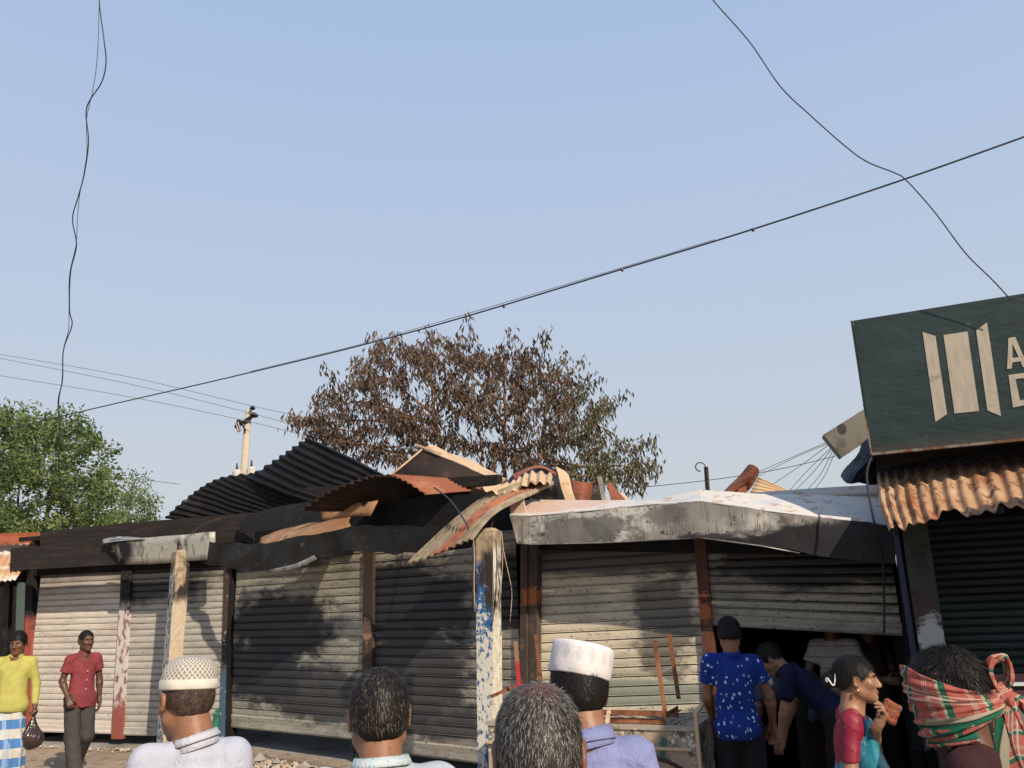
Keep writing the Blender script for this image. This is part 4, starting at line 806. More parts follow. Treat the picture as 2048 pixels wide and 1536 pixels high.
# ================================================================== PEOPLE: distance-field modelling
class Field:
    def __init__(s, vox): s.v = vox; s.pr = []; s.post = None
    def cone(s, a, b, ra, rb, k=.02, sub=False, inter=False): s.pr.append(('c', Vector(a), Vector(b), ra, rb, k, sub)); return s
    def ell(s, c, r, k=.02, R=None, sub=False): s.pr.append(('e', Vector(c), tuple(r), R, 0, k, sub)); return s
    def cut(s, fn): s.pr.append(('f', fn)); return s         # keep where fn(x,y,z) < 0
    def bounds(s):
        lo, hi = np.full(3, 9.), np.full(3, -9.)
        for p in s.pr:
            if p[0] == 'c' and not p[6]:
                for q, r in ((p[1], p[3]), (p[2], p[4])): lo = np.minimum(lo, np.array(q)-r); hi = np.maximum(hi, np.array(q)+r)
            if p[0] == 'e' and not p[6]:
                r = max(p[2]) if p[3] is not None else np.array(p[2]); lo = np.minimum(lo, np.array(p[1])-r); hi = np.maximum(hi, np.array(p[1])+r)
        return lo-.03, hi+.03
    def build(s):
        v = s.v; lo, hi = s.bounds(); n = np.ceil((hi-lo)/v).astype(int)+1
        D = np.full(n, .25, 'f4'); ax = [lo[i]+np.arange(n[i])*v for i in range(3)]
        for p in s.pr:
            if p[0] == 'f':
                X, Y, Z = np.meshgrid(*ax, indexing='ij', sparse=True); D = np.maximum(D, np.broadcast_to(p[1](X, Y, Z), D.shape).astype('f4')); continue
            k = p[5]
            if p[0] == 'c': r = np.array([max(p[3], p[4])]*3); l2, h2 = np.minimum(p[1], p[2])-r, np.maximum(p[1], p[2])+r
            else: r = np.array([max(p[2])]*3) if p[3] is not None else np.array(p[2]); l2, h2 = np.array(p[1])-r, np.array(p[1])+r
            m = k+5*v; i0 = np.clip(((l2-m-lo)/v).astype(int), 0, n); i1 = np.clip(((h2+m-lo)/v).astype(int)+2, 0, n)
            if (i1 <= i0).any(): continue
            sl_ = tuple(slice(a, b) for a, b in zip(i0, i1)); X, Y, Z = np.meshgrid(*[a[s_] for a, s_ in zip(ax, sl_)], indexing='ij')
            if p[0] == 'c':
                a, b = np.array(p[1]), np.array(p[2]); d_ = b-a; L2 = max((d_**2).sum(), 1e-9)
                t = np.clip(((X-a[0])*d_[0]+(Y-a[1])*d_[1]+(Z-a[2])*d_[2])/L2, 0, 1)
                d = np.sqrt((X-a[0]-t*d_[0])**2+(Y-a[1]-t*d_[1])**2+(Z-a[2]-t*d_[2])**2)-(p[3]+(p[4]-p[3])*t)
            else:
                q = np.stack([X-p[1][0], Y-p[1][1], Z-p[1][2]])
                if p[3] is not None: q = np.tensordot(np.array(p[3].transposed()), q, 1)
                rr = np.array(p[2]).reshape(3, 1, 1, 1); k0 = np.sqrt(((q/rr)**2).sum(0)); k1 = np.sqrt(((q/rr**2)**2).sum(0))+1e-6; d = k0*(k0-1)/k1
            A = D[sl_]
            if p[6]: h = np.clip(.5-.5*(A+d)/k, 0, 1); D[sl_] = A+(-d-A)*h+k*h*(1-h)
            else: h = np.clip(.5+.5*(A-d)/k, 0, 1); D[sl_] = A+(d-A)*h-k*h*(1-h)
        if s.post:
            X, Y, Z = np.meshgrid(*ax, indexing='ij', sparse=True); D = D-s.post(X, Y, Z).astype('f4')
        D[0] = D[-1] = .2; D[:, 0] = D[:, -1] = .2; D[:, :, 0] = D[:, :, -1] = .2
        g_ = openvdb.FloatGrid(background=.25); g_.copyFromArray(np.ascontiguousarray(D), tolerance=0)
        P_, T_, Q_ = g_.convertToPolygons(isovalue=0, adaptivity=0)
        return P_*v+lo, [tuple(int(i) for i in q) for q in T_]+[tuple(int(i) for i in q) for q in Q_]
def pm(name, root, VF, mt, smooth=True, M=None, uv=None, parent=None):
    """part of a person, in the person's own frame"""
    V, Fc = VF
    if M is not None: V = [M @ Vector(v) for v in V]
    me = bpy.data.meshes.new(name); me.from_pydata([tuple(v) for v in V], [], Fc); me.update()
    me.polygons.foreach_set('use_smooth', [smooth]*len(me.polygons)); me.materials.append(mt)
    if uv is not None:
        l = me.uv_layers.new(name='UVMap'); idx = np.empty(len(me.loops), 'i4'); me.loops.foreach_get('vertex_index', idx); l.data.foreach_set('uv', np.asarray(uv, 'f4')[idx].ravel())
    o = bpy.data.objects.new(name, me); COL.objects.link(o); o.parent = parent or root; return o
def wr(seed, amp, f=1.):
    """cloth folds: soft swells and sharper creases that run down and across"""
    r = np.random.default_rng(seed); q = r.uniform(-1, 1, (9, 3)); ph = r.uniform(0, 6.28, 9)
    def fn(X, Y, Z):
        w1 = np.sin(7*f*(q[0, 0]*X+q[0, 1]*Y+.6*Z)+ph[0]); w2 = np.sin(9*f*(q[1, 0]*X+q[1, 1]*Y-.5*Z)+ph[1])
        a = np.sin(f*(26*X*q[2, 0]+20*Y*q[2, 1]+30*Z*q[2, 2])+3*w1+ph[2])+np.sin(f*(34*X*q[3, 0]+38*Y*q[3, 1]+24*Z*q[3, 2])+2.5*w2+ph[3])
        c1 = (1-np.abs(np.sin(f*(17*X+9*Y*q[4, 1]+13*Z*q[4, 2])+2.2*w1+1.5*w2+ph[4])))**3; c2 = (1-np.abs(np.sin(f*(11*X*q[5, 0]+9*Y+21*Z)+2.5*w2+ph[5])))**3
        return amp*(.42*a*(.6+.4*w2)+1.1*c1*(.5+.5*w2)+1.0*c2*(.5-.5*w1)-.5)
    return fn
def skin_mat(name, c, dark=.55):
    t = NT(name); co = t.obj(); col = t.mix(t.ramp(t.noise(co, 9, 4), .35, .7), c, tuple(x*.72 for x in c)); col = t.mix(t.ramp(t.noise(co, 60, 3), .55, .75), col, tuple(x*dark for x in c))
    t.bump(t.noise(co, 160, 3), .25, .002); t.b.inputs['Subsurface Weight'].default_value = .12; t.b.inputs['Subsurface Radius'].default_value = (.02, .008, .004); t.b.inputs['Subsurface Scale'].default_value = .4
    return t.done(col, .48, 0, .45)
def cloth_mat(name, c, c2=None, rough=.85, layers=None, fine=220, sheen=.0):
    t = NT(name); co = t.obj(); c2 = c2 or tuple(x*.82 for x in c)
    col = t.mix(t.ramp(t.noise(co, 6, 4), .35, .7), c, c2)
    if layers: col = layers(t, co, col)
    t.bump(t.math('ADD', t.noise(co, fine, 2), t.math('MULTIPLY', t.noise(t.mp(co, (1, 1, .45), rot=(.2, .3, 0)), 13, 5, .7, 1.2), 4.)), .55, .006)
    return t.done(col, rough, 0, .25)
M_HAIRB = mat('black_hair', (.010, .008, .007), [], .65, spec=.2, coord='obj')
def hair_mat(name, a, b, th):
    t = NT(name); u = t.sep(t.uv()); return t.done(t.mix(t.ramp(u[0], th-.04, th+.04), a, b), .5, 0, .3)
M_HMIX = hair_mat('black_and_grey_hair', (.014, .011, .010), (.17, .145, .12), .86)
M_HGREY = hair_mat('greying_hair', (.02, .018, .016), (.26, .245, .22), .70)
M_HBLK = hair_mat('black_strands', (.008, .006, .005), (.028, .021, .017), .8)
M_EYE = mat('eye_white', (.32, .27, .23), [], .2, coord='obj'); M_PUP = mat('dark_iris', (.012, .008, .006), [], .1, coord='obj')
M_BROW = mat('eyebrow_hair', (.014, .011, .010), [], .7, coord='obj'); M_LIP = mat('brown_lips', (.16, .06, .05), [], .45, coord='obj')

def eul(yaw, pitch, roll=0): return (Matrix.Rotation(yaw, 4, 'Z') @ Matrix.Rotation(pitch, 4, 'X') @ Matrix.Rotation(roll, 4, 'Y'))
def head_prims(F, H, face=True, f=1.):
    T = lambda x, y, z: H @ Vector((x*f, y*f, z*f)); R = H.to_3x3(); e = lambda c, r, k=.02, sub=False: F.ell(T(*c), [q*f for q in r], k, R, sub)
    c = lambda a, b, ra, rb, k=.02, sub=False: F.cone(T(*a), T(*b), ra*f, rb*f, k, sub)
    e((0, -.018, .036), (.075, .094, .084)); e((0, .03, -.025), (.060, .064, .085), .03)
    for s in (-1, 1):
        c((s*.050, .005, -.055), (s*.012, .070, -.088), .020, .018, .03)
        e((s*.036, .060, -.016), (.026, .026, .024), .02)
        if face:
            c((s*.012, .088, .026), (s*.046, .072, .030), .0085, .009, .015)
            e((s*.031, .094, .010), (.015, .012, .011), .008, True)
            e((s*.012, .102, -.031), (.0085, .010, .0075), .006)
        e((s*.079, -.004, -.004), (.0075, .020, .032), .010); e((s*.084, -.001, .0), (.006, .011, .019), .005, True)
        e((s*.081, -.013, .012), (.005, .008, .016), .006)
    c((0, .086, .022), (0, .112, -.024), .008, .0125, .012); c((0, .070, -.092), (0, .066, -.094), .021, .02, .02)
    if face:
        c((-.017, .090, -.054), (.017, .090, -.054), .0065, .0065, .006); c((-.014, .089, -.064), (.014, .089, -.064), .0075, .0075, .006)
        c((-.02, .101, -.059), (.02, .101, -.059), .0025, .0025, .002, True)
def neck_prims(F, H, base, r=.053, f=1.):
    T = lambda x, y, z: H @ Vector((x*f, y*f, z*f))
    F.cone(T(0, -.028, -.03), base, r, r*1.06, .03); F.cone(T(0, .0, -.07), Vector(base)+Vector((0, .02, -.01)), r*.75, r*.8, .03)
def face_bits(root, H, mats, f=1., brow=True):
    T = lambda x, y, z: H @ Vector((x*f, y*f, z*f))
    def blob(n, c, r, mt, seg=8):
        V, Fc = [], []
        for j in range(seg+1):
            for i in range(seg*2):
                a, b = math.pi*j/seg, math.pi*i/seg; V.append(T(c[0]+r[0]*math.sin(a)*math.cos(b), c[1]+r[1]*math.sin(a)*math.sin(b), c[2]+r[2]*math.cos(a)))
        for j in range(seg):
            for i in range(seg*2): k = seg*2; Fc.append((j*k+i, j*k+(i+1) % k, (j+1)*k+(i+1) % k, (j+1)*k+i))
        return pm(n, root, (V, Fc), mt)
    for s in (-1, 1):
        e_ = blob('eye', (s*.031, .0790, .008), (.0110, .0095, .0050), M_EYE); 
        blob('iris', (s*.031, .0868, .008), (.0055, .0030, .0048), M_PUP, 5)
        if brow: pm('eyebrow', root, tube([T(s*.014, .0985, .025), T(s*.030, .0935, .031), T(s*.048, .080, .026)], [.0035*f, .0042*f, .002*f], 5), M_BROW)
    pm('lips', root, tube([T(-.022, .0925, -.058), T(-.008, .0985, -.055), T(.008, .0985, -.055), T(.022, .0925, -.058)], [.002*f, .0045*f, .0045*f, .002*f], 6), M_LIP)
    pm('lips', root, tube([T(-.020, .092, -.060), T(0, .0985, -.0655), T(.020, .092, -.060)], [.002*f, .0055*f, .002*f], 6), M_LIP)
def hair_shell(root, H, mt, off=.008, front=.055, nape=-.055, vox=.005, f=1., bumpy=.0, side=-.012, extra=None, seed=0, top=0.):
    F = Field(vox); Hi = H.inverted(); T = lambda x, y, z: H @ Vector((x*f, y*f, z*f)); R = H.to_3x3()
    F.ell(T(0, -.018, .036), [(.075+off)*f, (.094+off)*f, (.084+off+top)*f], .02, R); F.ell(T(0, -.045, -.01), [(.064+off)*f, (.060+off*.6)*f, .062*f], .03, R)
    if extra: extra(F, T, R)
    A = np.array(Hi)
    def reg(X, Y, Z):
        x = (A[0, 0]*X+A[0, 1]*Y+A[0, 2]*Z+A[0, 3])/f; y = (A[1, 0]*X+A[1, 1]*Y+A[1, 2]*Z+A[1, 3])/f; z = (A[2, 0]*X+A[2, 1]*Y+A[2, 2]*Z+A[2, 3])/f
        t_ = np.clip((y+.055)/.11, 0, 1); t2 = np.clip((y-.035)/.04, 0, 1)
        zl = nape+(side-nape)*np.clip((y+.07)/.055, 0, 1)**1.0; zl = zl+(front-side)*t2**.8+.020*np.exp(-((y+.004)/.016)**2)
        return (zl-z+.004*np.sin(x*180)+.003*np.sin(x*410+1))*f*.8
    F.cut(reg); w_ = wr(seed+3, bumpy, 2.6)
    if bumpy: F.post = w_
    return pm('hair', root, F.build(), mt)
def strands(root, H, mt, n, L, f=1., shell=None, crown=(0, -.03), w=.0006, seed=1, bald=0., lift=.18, wave=.0, name='hair_strands', **_):
    """fine hairs rooted on the hair shell, combed away from the crown"""
    rg = random.Random(seed); V, Fc, U = [], [], []; me = shell.data; Hi = H.inverted(); nv_ = len(me.vertices); cr = Vector((crown[0], -.018+crown[1], .12 if crown[1] > -.05 else .102)); guard = 0
    while len(V)//5 < n and guard < n*6:
        guard += 1; v = me.vertices[rg.randrange(nv_)]; p = Hi @ v.co; nn_ = (Hi.to_3x3() @ v.normal).normalized()
        p = p+Vector((rg.gauss(0, .003), rg.gauss(0, .003), rg.gauss(0, .003))); p = p-nn_*nn_.dot(p-(Hi @ v.co))-nn_*.0004
        dist = (p-cr).length
        if nn_.z < -.45 or rg.random() < bald*math.exp(-(dist/.05)**2): continue
        fl = (p-cr)
        if p.z < .04: fl = fl.normalized()*.4+Vector((0, 0, -1))
        fl = fl-nn_*fl.dot(nn_)
        if fl.length < 1e-4: continue
        fl = fl.normalized()+Vector((rg.gauss(0, .22), rg.gauss(0, .22), rg.gauss(0, .22)))+nn_*lift
        fl.normalize(); sd = fl.cross(nn_)
        if sd.length < 1e-4: continue
        sd = sd.normalized()*w*rg.uniform(.6, 1.3); l = L*rg.uniform(.5, 1.3); k = len(V)
        m_ = p+fl*l*.5+nn_*.0008; e_ = p+(fl-nn_*lift*.75).normalized()*l+Vector((rg.gauss(0, wave), rg.gauss(0, wave), rg.gauss(0, wave)))
        V += [p-sd, p+sd, m_+sd*.8, m_-sd*.8, e_]; Fc += [(k, k+1, k+2, k+3), (k+3, k+2, k+4)]; U += [(rg.random(), 0)]*5
    return pm(name, root, ([H @ v for v in V], Fc), mt, True, uv=U)
def beard(root, H, mt, n, L, seed=2, f=1.):
    rg = random.Random(seed); V, Fc, U = [], [], []
    for _ in range(n):
        s = rg.choice((-1, 1)); t = rg.random(); p = Vector((s*.066, .0, -.045)).lerp(Vector((s*.01, .085, -.098)), t)+Vector((rg.uniform(-.004, .004), rg.uniform(-.008, .008), rg.uniform(-.02, .035)*(1-.4*t)))
        d = Vector((s*.3, .25, -1)).normalized()+Vector((rg.gauss(0, .3), rg.gauss(0, .3), rg.gauss(0, .2))); l = L*rg.uniform(.5, 1.3); sd = Vector((d.y, -d.x, 0)).normalized()*.0011; k = len(V)
        V += [p-sd, p+sd, p+d*l]; Fc += [(k, k+1, k+2)]; U += [(rg.random(), 0)]*3
    return pm('beard', root, ([H @ (v*f) for v in V], Fc), mt, uv=U)
def hand_prims(F, wrist, dirv, up, side, s=1., curl=.35, vox=.006):
    """palm and five fingers; dirv: along the hand, up: back of the hand, side: +1 thumb on dirv x up side"""
    d = Vector(dirv).normalized(); u = Vector(up)-d*Vector(up).dot(d); u.normalize(); x = d.cross(u)*side; w0 = Vector(wrist)
    F.cone(w0, w0+d*.03*s, .024*s, .028*s, .015)
    for q in (-1, 0, 1): F.cone(w0+d*.02*s+x*q*.018*s, w0+d*.082*s+x*q*.024*s, .016*s, .015*s, .012)
    Ls = (.068, .076, .070, .054)
    for i, q in enumerate((1.5, .5, -.5, -1.5)):
        b = w0+d*.088*s+x*q*.020*s; c1 = curl*(1+.15*i); dd = (d*math.cos(c1)-u*math.sin(c1)).normalized(); m_ = b+dd*Ls[i]*.5*s
        c2 = c1*2.3; d2 = (d*math.cos(c2)-u*math.sin(c2)).normalized(); F.cone(b, m_, .0095*s, .0088*s, .004); F.cone(m_, m_+d2*Ls[i]*.5*s, .0088*s, .0072*s, .003)
    b = w0+d*.03*s+x*.026*s; m_ = b+(d*.6+x*.75-u*.25).normalized()*.038*s; F.cone(b, m_, .013*s, .0105*s, .008); F.cone(m_, m_+(d*.9+x*.2-u*.4).normalized()*.034*s, .0105*s, .008*s, .004)
def lerp(a, b, t): return Vector(a).lerp(Vector(b), t)
class Man:
    """height about 1.68; own frame: x right, y forward, z up"""
    def __init__(s, loc, yaw, label, h=1.68, **k):
        s.root = bpy.data.objects.new('person', None); COL.objects.link(s.root); s.root.location = loc; s.root.rotation_euler = (0, 0, yaw); ORG[s.root.name] = Vector(loc)
        tag(s.root, label, 'person', k.get('group')); s.f = h/1.68; f = s.f; s.root.scale = (f, f, f)
        s.vox = k.get('vox', .008); w_ = k.get('w', 1.)
        s.J = dict(pel=(0, 0, .92), chest=(0, 0, 1.24), neck=(0, -.012, 1.425), shL=(-.152*w_, -.012, 1.365), shR=(.152*w_, -.012, 1.365), elL=(-.190*w_, -.02, 1.10), elR=(.190*w_, -.02, 1.10),
                   wrL=(-.215*w_, .03, .87), wrR=(.215*w_, .03, .87), hipL=(-.085, 0, .90), hipR=(.085, 0, .90), knL=(-.095, .015, .49), knR=(.095, .015, .49), anL=(-.1, -.02, .085), anR=(.1, -.02, .085), head=(0, .012, 1.56))
        s.J.update(k.get('J', {})); s.J = {a: Vector(b) for a, b in s.J.items()}
        s.hrot = k.get('head', (0, 0, 0)); s.H = Matrix.Translation(s.J['head']) @ eul(*s.hrot); s.w = w_; s.belly = k.get('belly', 0)
    def torso(s, F, o=0., k=.05, full=True):
        J = s.J; w_ = s.w; ax = (J['neck']-J['pel']).normalized(); tilt = Vector((0, 0, 1)).rotation_difference(ax).to_matrix()
        c = lerp(J['pel'], J['neck'], .60); F.ell(c, (.138*w_+o, .100+o, .175+o), k, tilt); F.ell(lerp(J['pel'], J['neck'], .25)+Vector((0, .012+s.belly*.4, 0)), (.135*w_+o, .098+s.belly+o, .17+o), k, tilt)
        F.ell(J['pel'], (.150*w_+o, .108+o, .11+o), k, tilt)
        sL, sR = J['shL'], J['shR']; nb = lerp(J['neck'], J['chest'], .12)
        for q in (sL, sR): F.cone(nb-Vector((0, 0, .012)), q, .040+o*.7, .040+o*.8, k*.6); F.cone(c+Vector((0, 0, .03)), q-Vector((0, 0, .04)), .07+o, .040+o, k*.7)
    def body(s, mt, hands=(True, True), face=True, hk=None):
        F = Field(s.vox); J = s.J; s.torso(F); neck_prims(F, s.H, J['neck']-Vector((0, 0, .02))); 
        hk = hk or {}
        for sd in 'LR':
            sg = -1 if sd == 'L' else 1
            F.cone(J['sh'+sd], J['el'+sd], .042, .036, .03); m_ = lerp(J['el'+sd], J['wr'+sd], .25); F.cone(J['el'+sd], m_, .036, .038, .02); F.cone(m_, J['wr'+sd], .038, .024, .02)
            F.cone(J['hip'+sd], J['kn'+sd], .080, .052, .04); m_ = lerp(J['kn'+sd], J['an'+sd], .3); F.cone(J['kn'+sd], m_, .05, .052, .02); F.cone(m_, J['an'+sd], .052, .034, .02)
            a = J['an'+sd]; F.cone(a, a+Vector((0, -.03, -.045)), .034, .03, .02); F.cone(a+Vector((0, 0, -.03)), a+Vector((sg*.012, .15, -.055)), .038, .026, .02)
            d = J['wr'+sd]-J['el'+sd]; up_ = hk.get('up'+sd, Vector((sg, .25, 0))); hand_prims(F, J['wr'+sd], hk.get('d'+sd, d), up_, hk.get('s'+sd, -sg), 1., hk.get('curl'+sd, .4))
        head_prims(F, s.H, face); return pm('body', s.root, F.build(), mt)
    def shirt(s, mt, sleeve=.6, hem=.80, o=.014, amp=.006, seed=1, vneck=.0, name='shirt', loose=.02, nk=.066):
        F = Field(s.vox); J = s.J; s.torso(F, o)
        for sd in 'LR':
            e_ = J['el'+sd]; a = J['sh'+sd]
            if sleeve <= 1: F.cone(a, lerp(a, e_, sleeve*1.02), .043+o*.8, .046+o+loose*.6, .03)
            else: F.cone(a, e_, .043+o*.8, .042+o*.8, .03); F.cone(e_, lerp(e_, J['wr'+sd], sleeve-1), .042+o*.8, .032+o*.8, .02)
        ax = (J['neck']-J['pel']).normalized(); p = J['pel']; low = p-ax*(p.z-hem if ax.z > .8 else .1)
        F.cone(lerp(p, low, .2)+Vector((0, .01+s.belly*.5, 0)), low+ax*.06, .118+o+s.belly*.4, .125+o+s.belly*.3, .05)
        for q in (-1, 1): F.cone(p+Vector((q*.055*s.w, 0, 0)), low+ax*.06+Vector((q*.062*s.w, 0, 0)), .10+o, .105+o, .04)
        F.post = wr(seed, amp)
        lowv = np.array(low); axn = np.array(ax); F.cut(lambda X, Y, Z: -((X-lowv[0])*axn[0]+(Y-lowv[1])*axn[1]+(Z-lowv[2])*axn[2])+.006*np.sin(9*X+5*Y))
        if sleeve <= 1:
            for sd in 'LR':
                a, e_ = J['sh'+sd], J['el'+sd]; c = np.array(lerp(a, e_, sleeve)); d = np.array((e_-a).normalized()); m_ = np.array(J['chest'])
                F.cut(lambda X, Y, Z, c=c, d=d: np.where((X-c[0])**2+(Y-c[1])**2+(Z-c[2])**2 < .10**2, np.minimum((X-c[0])*d[0]+(Y-c[1])*d[1]+(Z-c[2])*d[2], .1), -.2) if s.J['neck'].z > 1.3 else np.zeros((1, 1, 1))-.2)
        nb = J['neck']; F.cone(nb-Vector((0, 0, .04)), nb+Vector((0, 0, -.010)), .064+o*.6, .052+o*.5, .02)
        F.cone(nb+Vector((0, .006, .012)), s.H @ Vector((0, -.02, -.03)), nk-.010, nk+.012, .008, sub=True)
        if vneck: F.cone(nb+Vector((0, .05, .0)), nb+Vector((0, .12, -vneck)), .040, .008, .006, sub=True)
        return pm(name, s.root, F.build(), mt)
    def trousers(s, mt, o=.016, amp=.006, seed=4, length=.0, name='trousers', wide=.02):
        F = Field(s.vox); J = s.J
        F.ell(J['pel'], (.152*s.w+o, .110+o, .11), .04)
        for sd in 'LR':
            F.cone(J['hip'+sd], J['kn'+sd], .082+o, .056+o+wide*.5, .04); F.cone(J['kn'+sd], lerp(J['kn'+sd], J['an'+sd], 1.-length), .056+o+wide*.5, .048+o+wide, .03)
        F.post = wr(seed, amp); return pm(name, s.root, F.build(), mt)
    def lungi(s, mt, hem=.16, amp=.010, seed=5, o=.02, name='lungi', top=.96):
        F = Field(s.vox); J = s.J; F.ell(J['pel'], (.148*s.w, .106, .10), .04)
        kl = (J['knL']+J['knR'])/2; al = (J['anL']+J['anR'])/2
        for q in (-1, 1): F.cone(J['pel']+Vector((q*.06, 0, -.02)), Vector((kl.x+q*.075, kl.y, kl.z)), .088, .10+o, .05); F.cone(Vector((kl.x+q*.075, kl.y, kl.z)), Vector((al.x+q*.085, al.y+.02, hem)), .10+o, .10+o, .05)
        w0 = wr(seed, amp*.5); F.post = lambda X, Y, Z: w0(X, Y, Z)+amp*np.sin(np.arctan2(Y, X)*13+2*np.sin(3*Z))*np.clip((.95-Z)*1.5, 0, 1)
        F.cut(lambda X, Y, Z: hem-Z+0*X+0*Y); return pm(name, s.root, F.build(), mt)
    def shoes(s, mt, name='shoe'):
        for sd in 'LR':
            F = Field(.007); a = s.J['an'+sd]; F.cone(a+Vector((0, -.035, -.045)), a+Vector((0, .15, -.058)), .042, .034, .02); F.cone(a, a+Vector((0, 0, -.03)), .043, .04, .02); z0 = a.z-.083
            F.cut(lambda X, Y, Z: z0-Z+0*X+0*Y); pm(name, s.root, F.build(), mt)
    def collar(s, mt, h=.038, spread=.5, stand=True, r=.066, tilt=.25, gap=.35, name='collar', dz=0.):
        J = s.J; nb = J['neck']+Vector((0, .000, -.018+dz)); up = (((s.H @ Vector((0, -.03, -.06)))-J['neck']).normalized()+Vector((0, 0, .8))).normalized(); r *= .90; dz_ = 0; V, Fc = [], []; n = 36
        R_ = Vector((0, 0, 1)).rotation_difference(up).to_matrix()
        for i in range(n+1):
            a = math.pi/2+gap/2+(2*math.pi-gap)*i/n; fr = abs(i/n-.5)*2
            for rr, z in ((r*1.12, -.006), (r*1.0, .012), (r*.98, h), (r*1.03, h+.003), (r*(1.12+tilt*fr*.35), h*(.35-.35*fr) if spread else h*.5), (r*(1.10+tilt*fr*.3), h*(.30-.4*fr) if spread else h*.45)):
                V.append(nb+R_ @ Vector((rr*math.cos(a), rr*math.sin(a)*1.0, z+.028*(1-fr)*0)))
        for i in range(n):
            for j in range(5): q = i*6+j; Fc.append((q, q+6, q+7, q+1))
        o = pm(name, s.root, (V, Fc), mt); md = o.modifiers.new('thick', 'SOLIDIFY'); md.thickness = .0025; md.offset = 0; return o
def wp(px, py, Y): return P(px, py, Y)
def at_head(px, py, Y, f=1., hz_=1.56):
    """ground point under a head centre seen at this pixel, and the height that head centre needs"""
    v = P(px, py, Y); return Vector((v.x, v.y, 0)), v.z
SK1 = skin_mat('deep_brown_skin', (.150, .066, .036)); SK2 = skin_mat('brown_skin', (.25, .118, .066)); SK3 = skin_mat('dark_brown_skin', (.105, .048, .028)); SK4 = skin_mat('light_brown_skin', (.34, .175, .105))

# ---- man in the red shirt
def dress_face(m): face_bits(m.root, m.H, None)
g0, zh = at_head(172, 1282, 10.2)
m = Man(g0, math.pi+.85, 'man in a faded red short sleeved shirt and dark trousers walking past the white shutters', h=(zh/1.56)*1.68, vox=.0075,
        J=dict(elL=(-.21, -.03, 1.12), elR=(.205, -.05, 1.12), wrR=(.175, .10, .93), wrL=(-.22, .0, .88), hipL=(-.08, 0, .90), knR=(.09, .10, .50), anR=(.07, .24, .10), knL=(-.09, .05, .49), anL=(-.10, -.26, .15)), head=(.05, -.06, .03))
m.body(SK3, hk=dict(curlR=.7, upR=Vector((.4, 1, .3)))); m.shirt(cloth_mat('faded_red_cotton', (.21, .042, .05), (.16, .03, .037)), .62, .80, .012, .008, 11, vneck=.13)
m.trousers(cloth_mat('dark_grey_trouser_cloth', (.055, .05, .05)), seed=3); m.shoes(mat('black_sandal_leather', (.02, .018, .016), [], .6, coord='obj')); m.collar(cloth_mat('red_collar_cloth', (.22, .044, .052)), gap=1.1, r=.070)
hs = hair_shell(m.root, m.H, M_HAIRB, .006, .075, -.05, .006, bumpy=.001); strands(m.root, m.H, M_HBLK, 2500, .012, shell=hs, seed=2); face_bits(m.root, m.H, None)
for z in (1.22, 1.12, 1.02, .93): pm('button', m.root, tube([(0.0, .128+.004*(1.2-z), z), (0.0, .138, z)], .007, 8), mat('pale_button', (.6, .5, .45), [], .4, coord='obj'))
# ---- man in the yellow shirt
g0, zh = at_head(36, 1287, 9.6)
m = Man(g0, math.pi+.45, 'man in a bright yellow long sleeved shirt and blue checked lungi at the left edge', h=(zh/1.56)*1.68, vox=.0075,
        J=dict(elL=(-.22, -.03, 1.12), wrL=(-.235, .03, .90), elR=(.22, -.05, 1.12), wrR=(.28, .02, .92), anL=(-.1, .10, .085), knL=(-.09, .06, .49)), head=(-.20, -.18, .05))
m.body(SK1, hk=dict(curlL=.9)); m.shirt(cloth_mat('bright_yellow_cotton', (.42, .39, .11), (.34, .32, .085)), 1.85, .84, .012, .008, 21, vneck=.05); m.collar(cloth_mat('yellow_collar_cloth', (.42, .39, .11)), gap=.7, r=.070)
def plaid_l(t, co, c):
    s_ = t.sep(co); a = t.math('FRACT', t.math('MULTIPLY', s_[2], 5.2)); b = t.math('FRACT', t.math('MULTIPLY', t.math('ADD', s_[0], s_[1]), 6.))
    c = t.mix(t.math('MULTIPLY', t.ramp(a, .48, .52), .95), c, (.04, .15, .38)); return t.mix(t.math('MULTIPLY', t.ramp(b, .7, .74), .5), c, (.35, .45, .6))
m.lungi(cloth_mat('blue_white_check_cotton', (.52, .50, .44), None, .85, plaid_l)); m.shoes(mat('brown_sandal_leather', (.06, .035, .02), [], .6, coord='obj'))
hs = hair_shell(m.root, m.H, M_HAIRB, .012, .050, -.05, .006, bumpy=.003, top=.008); strands(m.root, m.H, M_HBLK, 3000, .025, shell=hs, seed=2, lift=.5); face_bits(m.root, m.H, None)
ym = m
# bag in his hand
hb = Matrix.Translation(m.root.location) @ Matrix.Rotation(m.root.rotation_euler.z, 4, 'Z') @ Matrix.Scale(m.f, 4) @ Vector((-.235, .045, .79))
F = Field(.008); q = Vector((0, 0, 0)); F.ell((0, 0, -.255), (.135, .10, .10), .05); F.cone((0, 0, -.20), (0, 0, -.02), .09, .016, .06); F.cone((0, 0, -.02), (.01, 0, .04), .016, .03, .01)
F.post = lambda X, Y, Z: .0055*np.sin(np.arctan2(Y, X)*15+3*np.sin(14*Z))*np.clip((Z+.30)*8, .15, 1)
VF = F.build(); t = NT('black_plastic_film'); M_BAG = t.done((.035, .022, .018), .22, 0, .6)
bg_ = mesh('plastic_bag', [Vector(v)+hb for v in VF[0]], VF[1], M_BAG, smooth=True); tag(bg_, 'full translucent black plastic bag hanging from the hand of the man in yellow', 'bag')

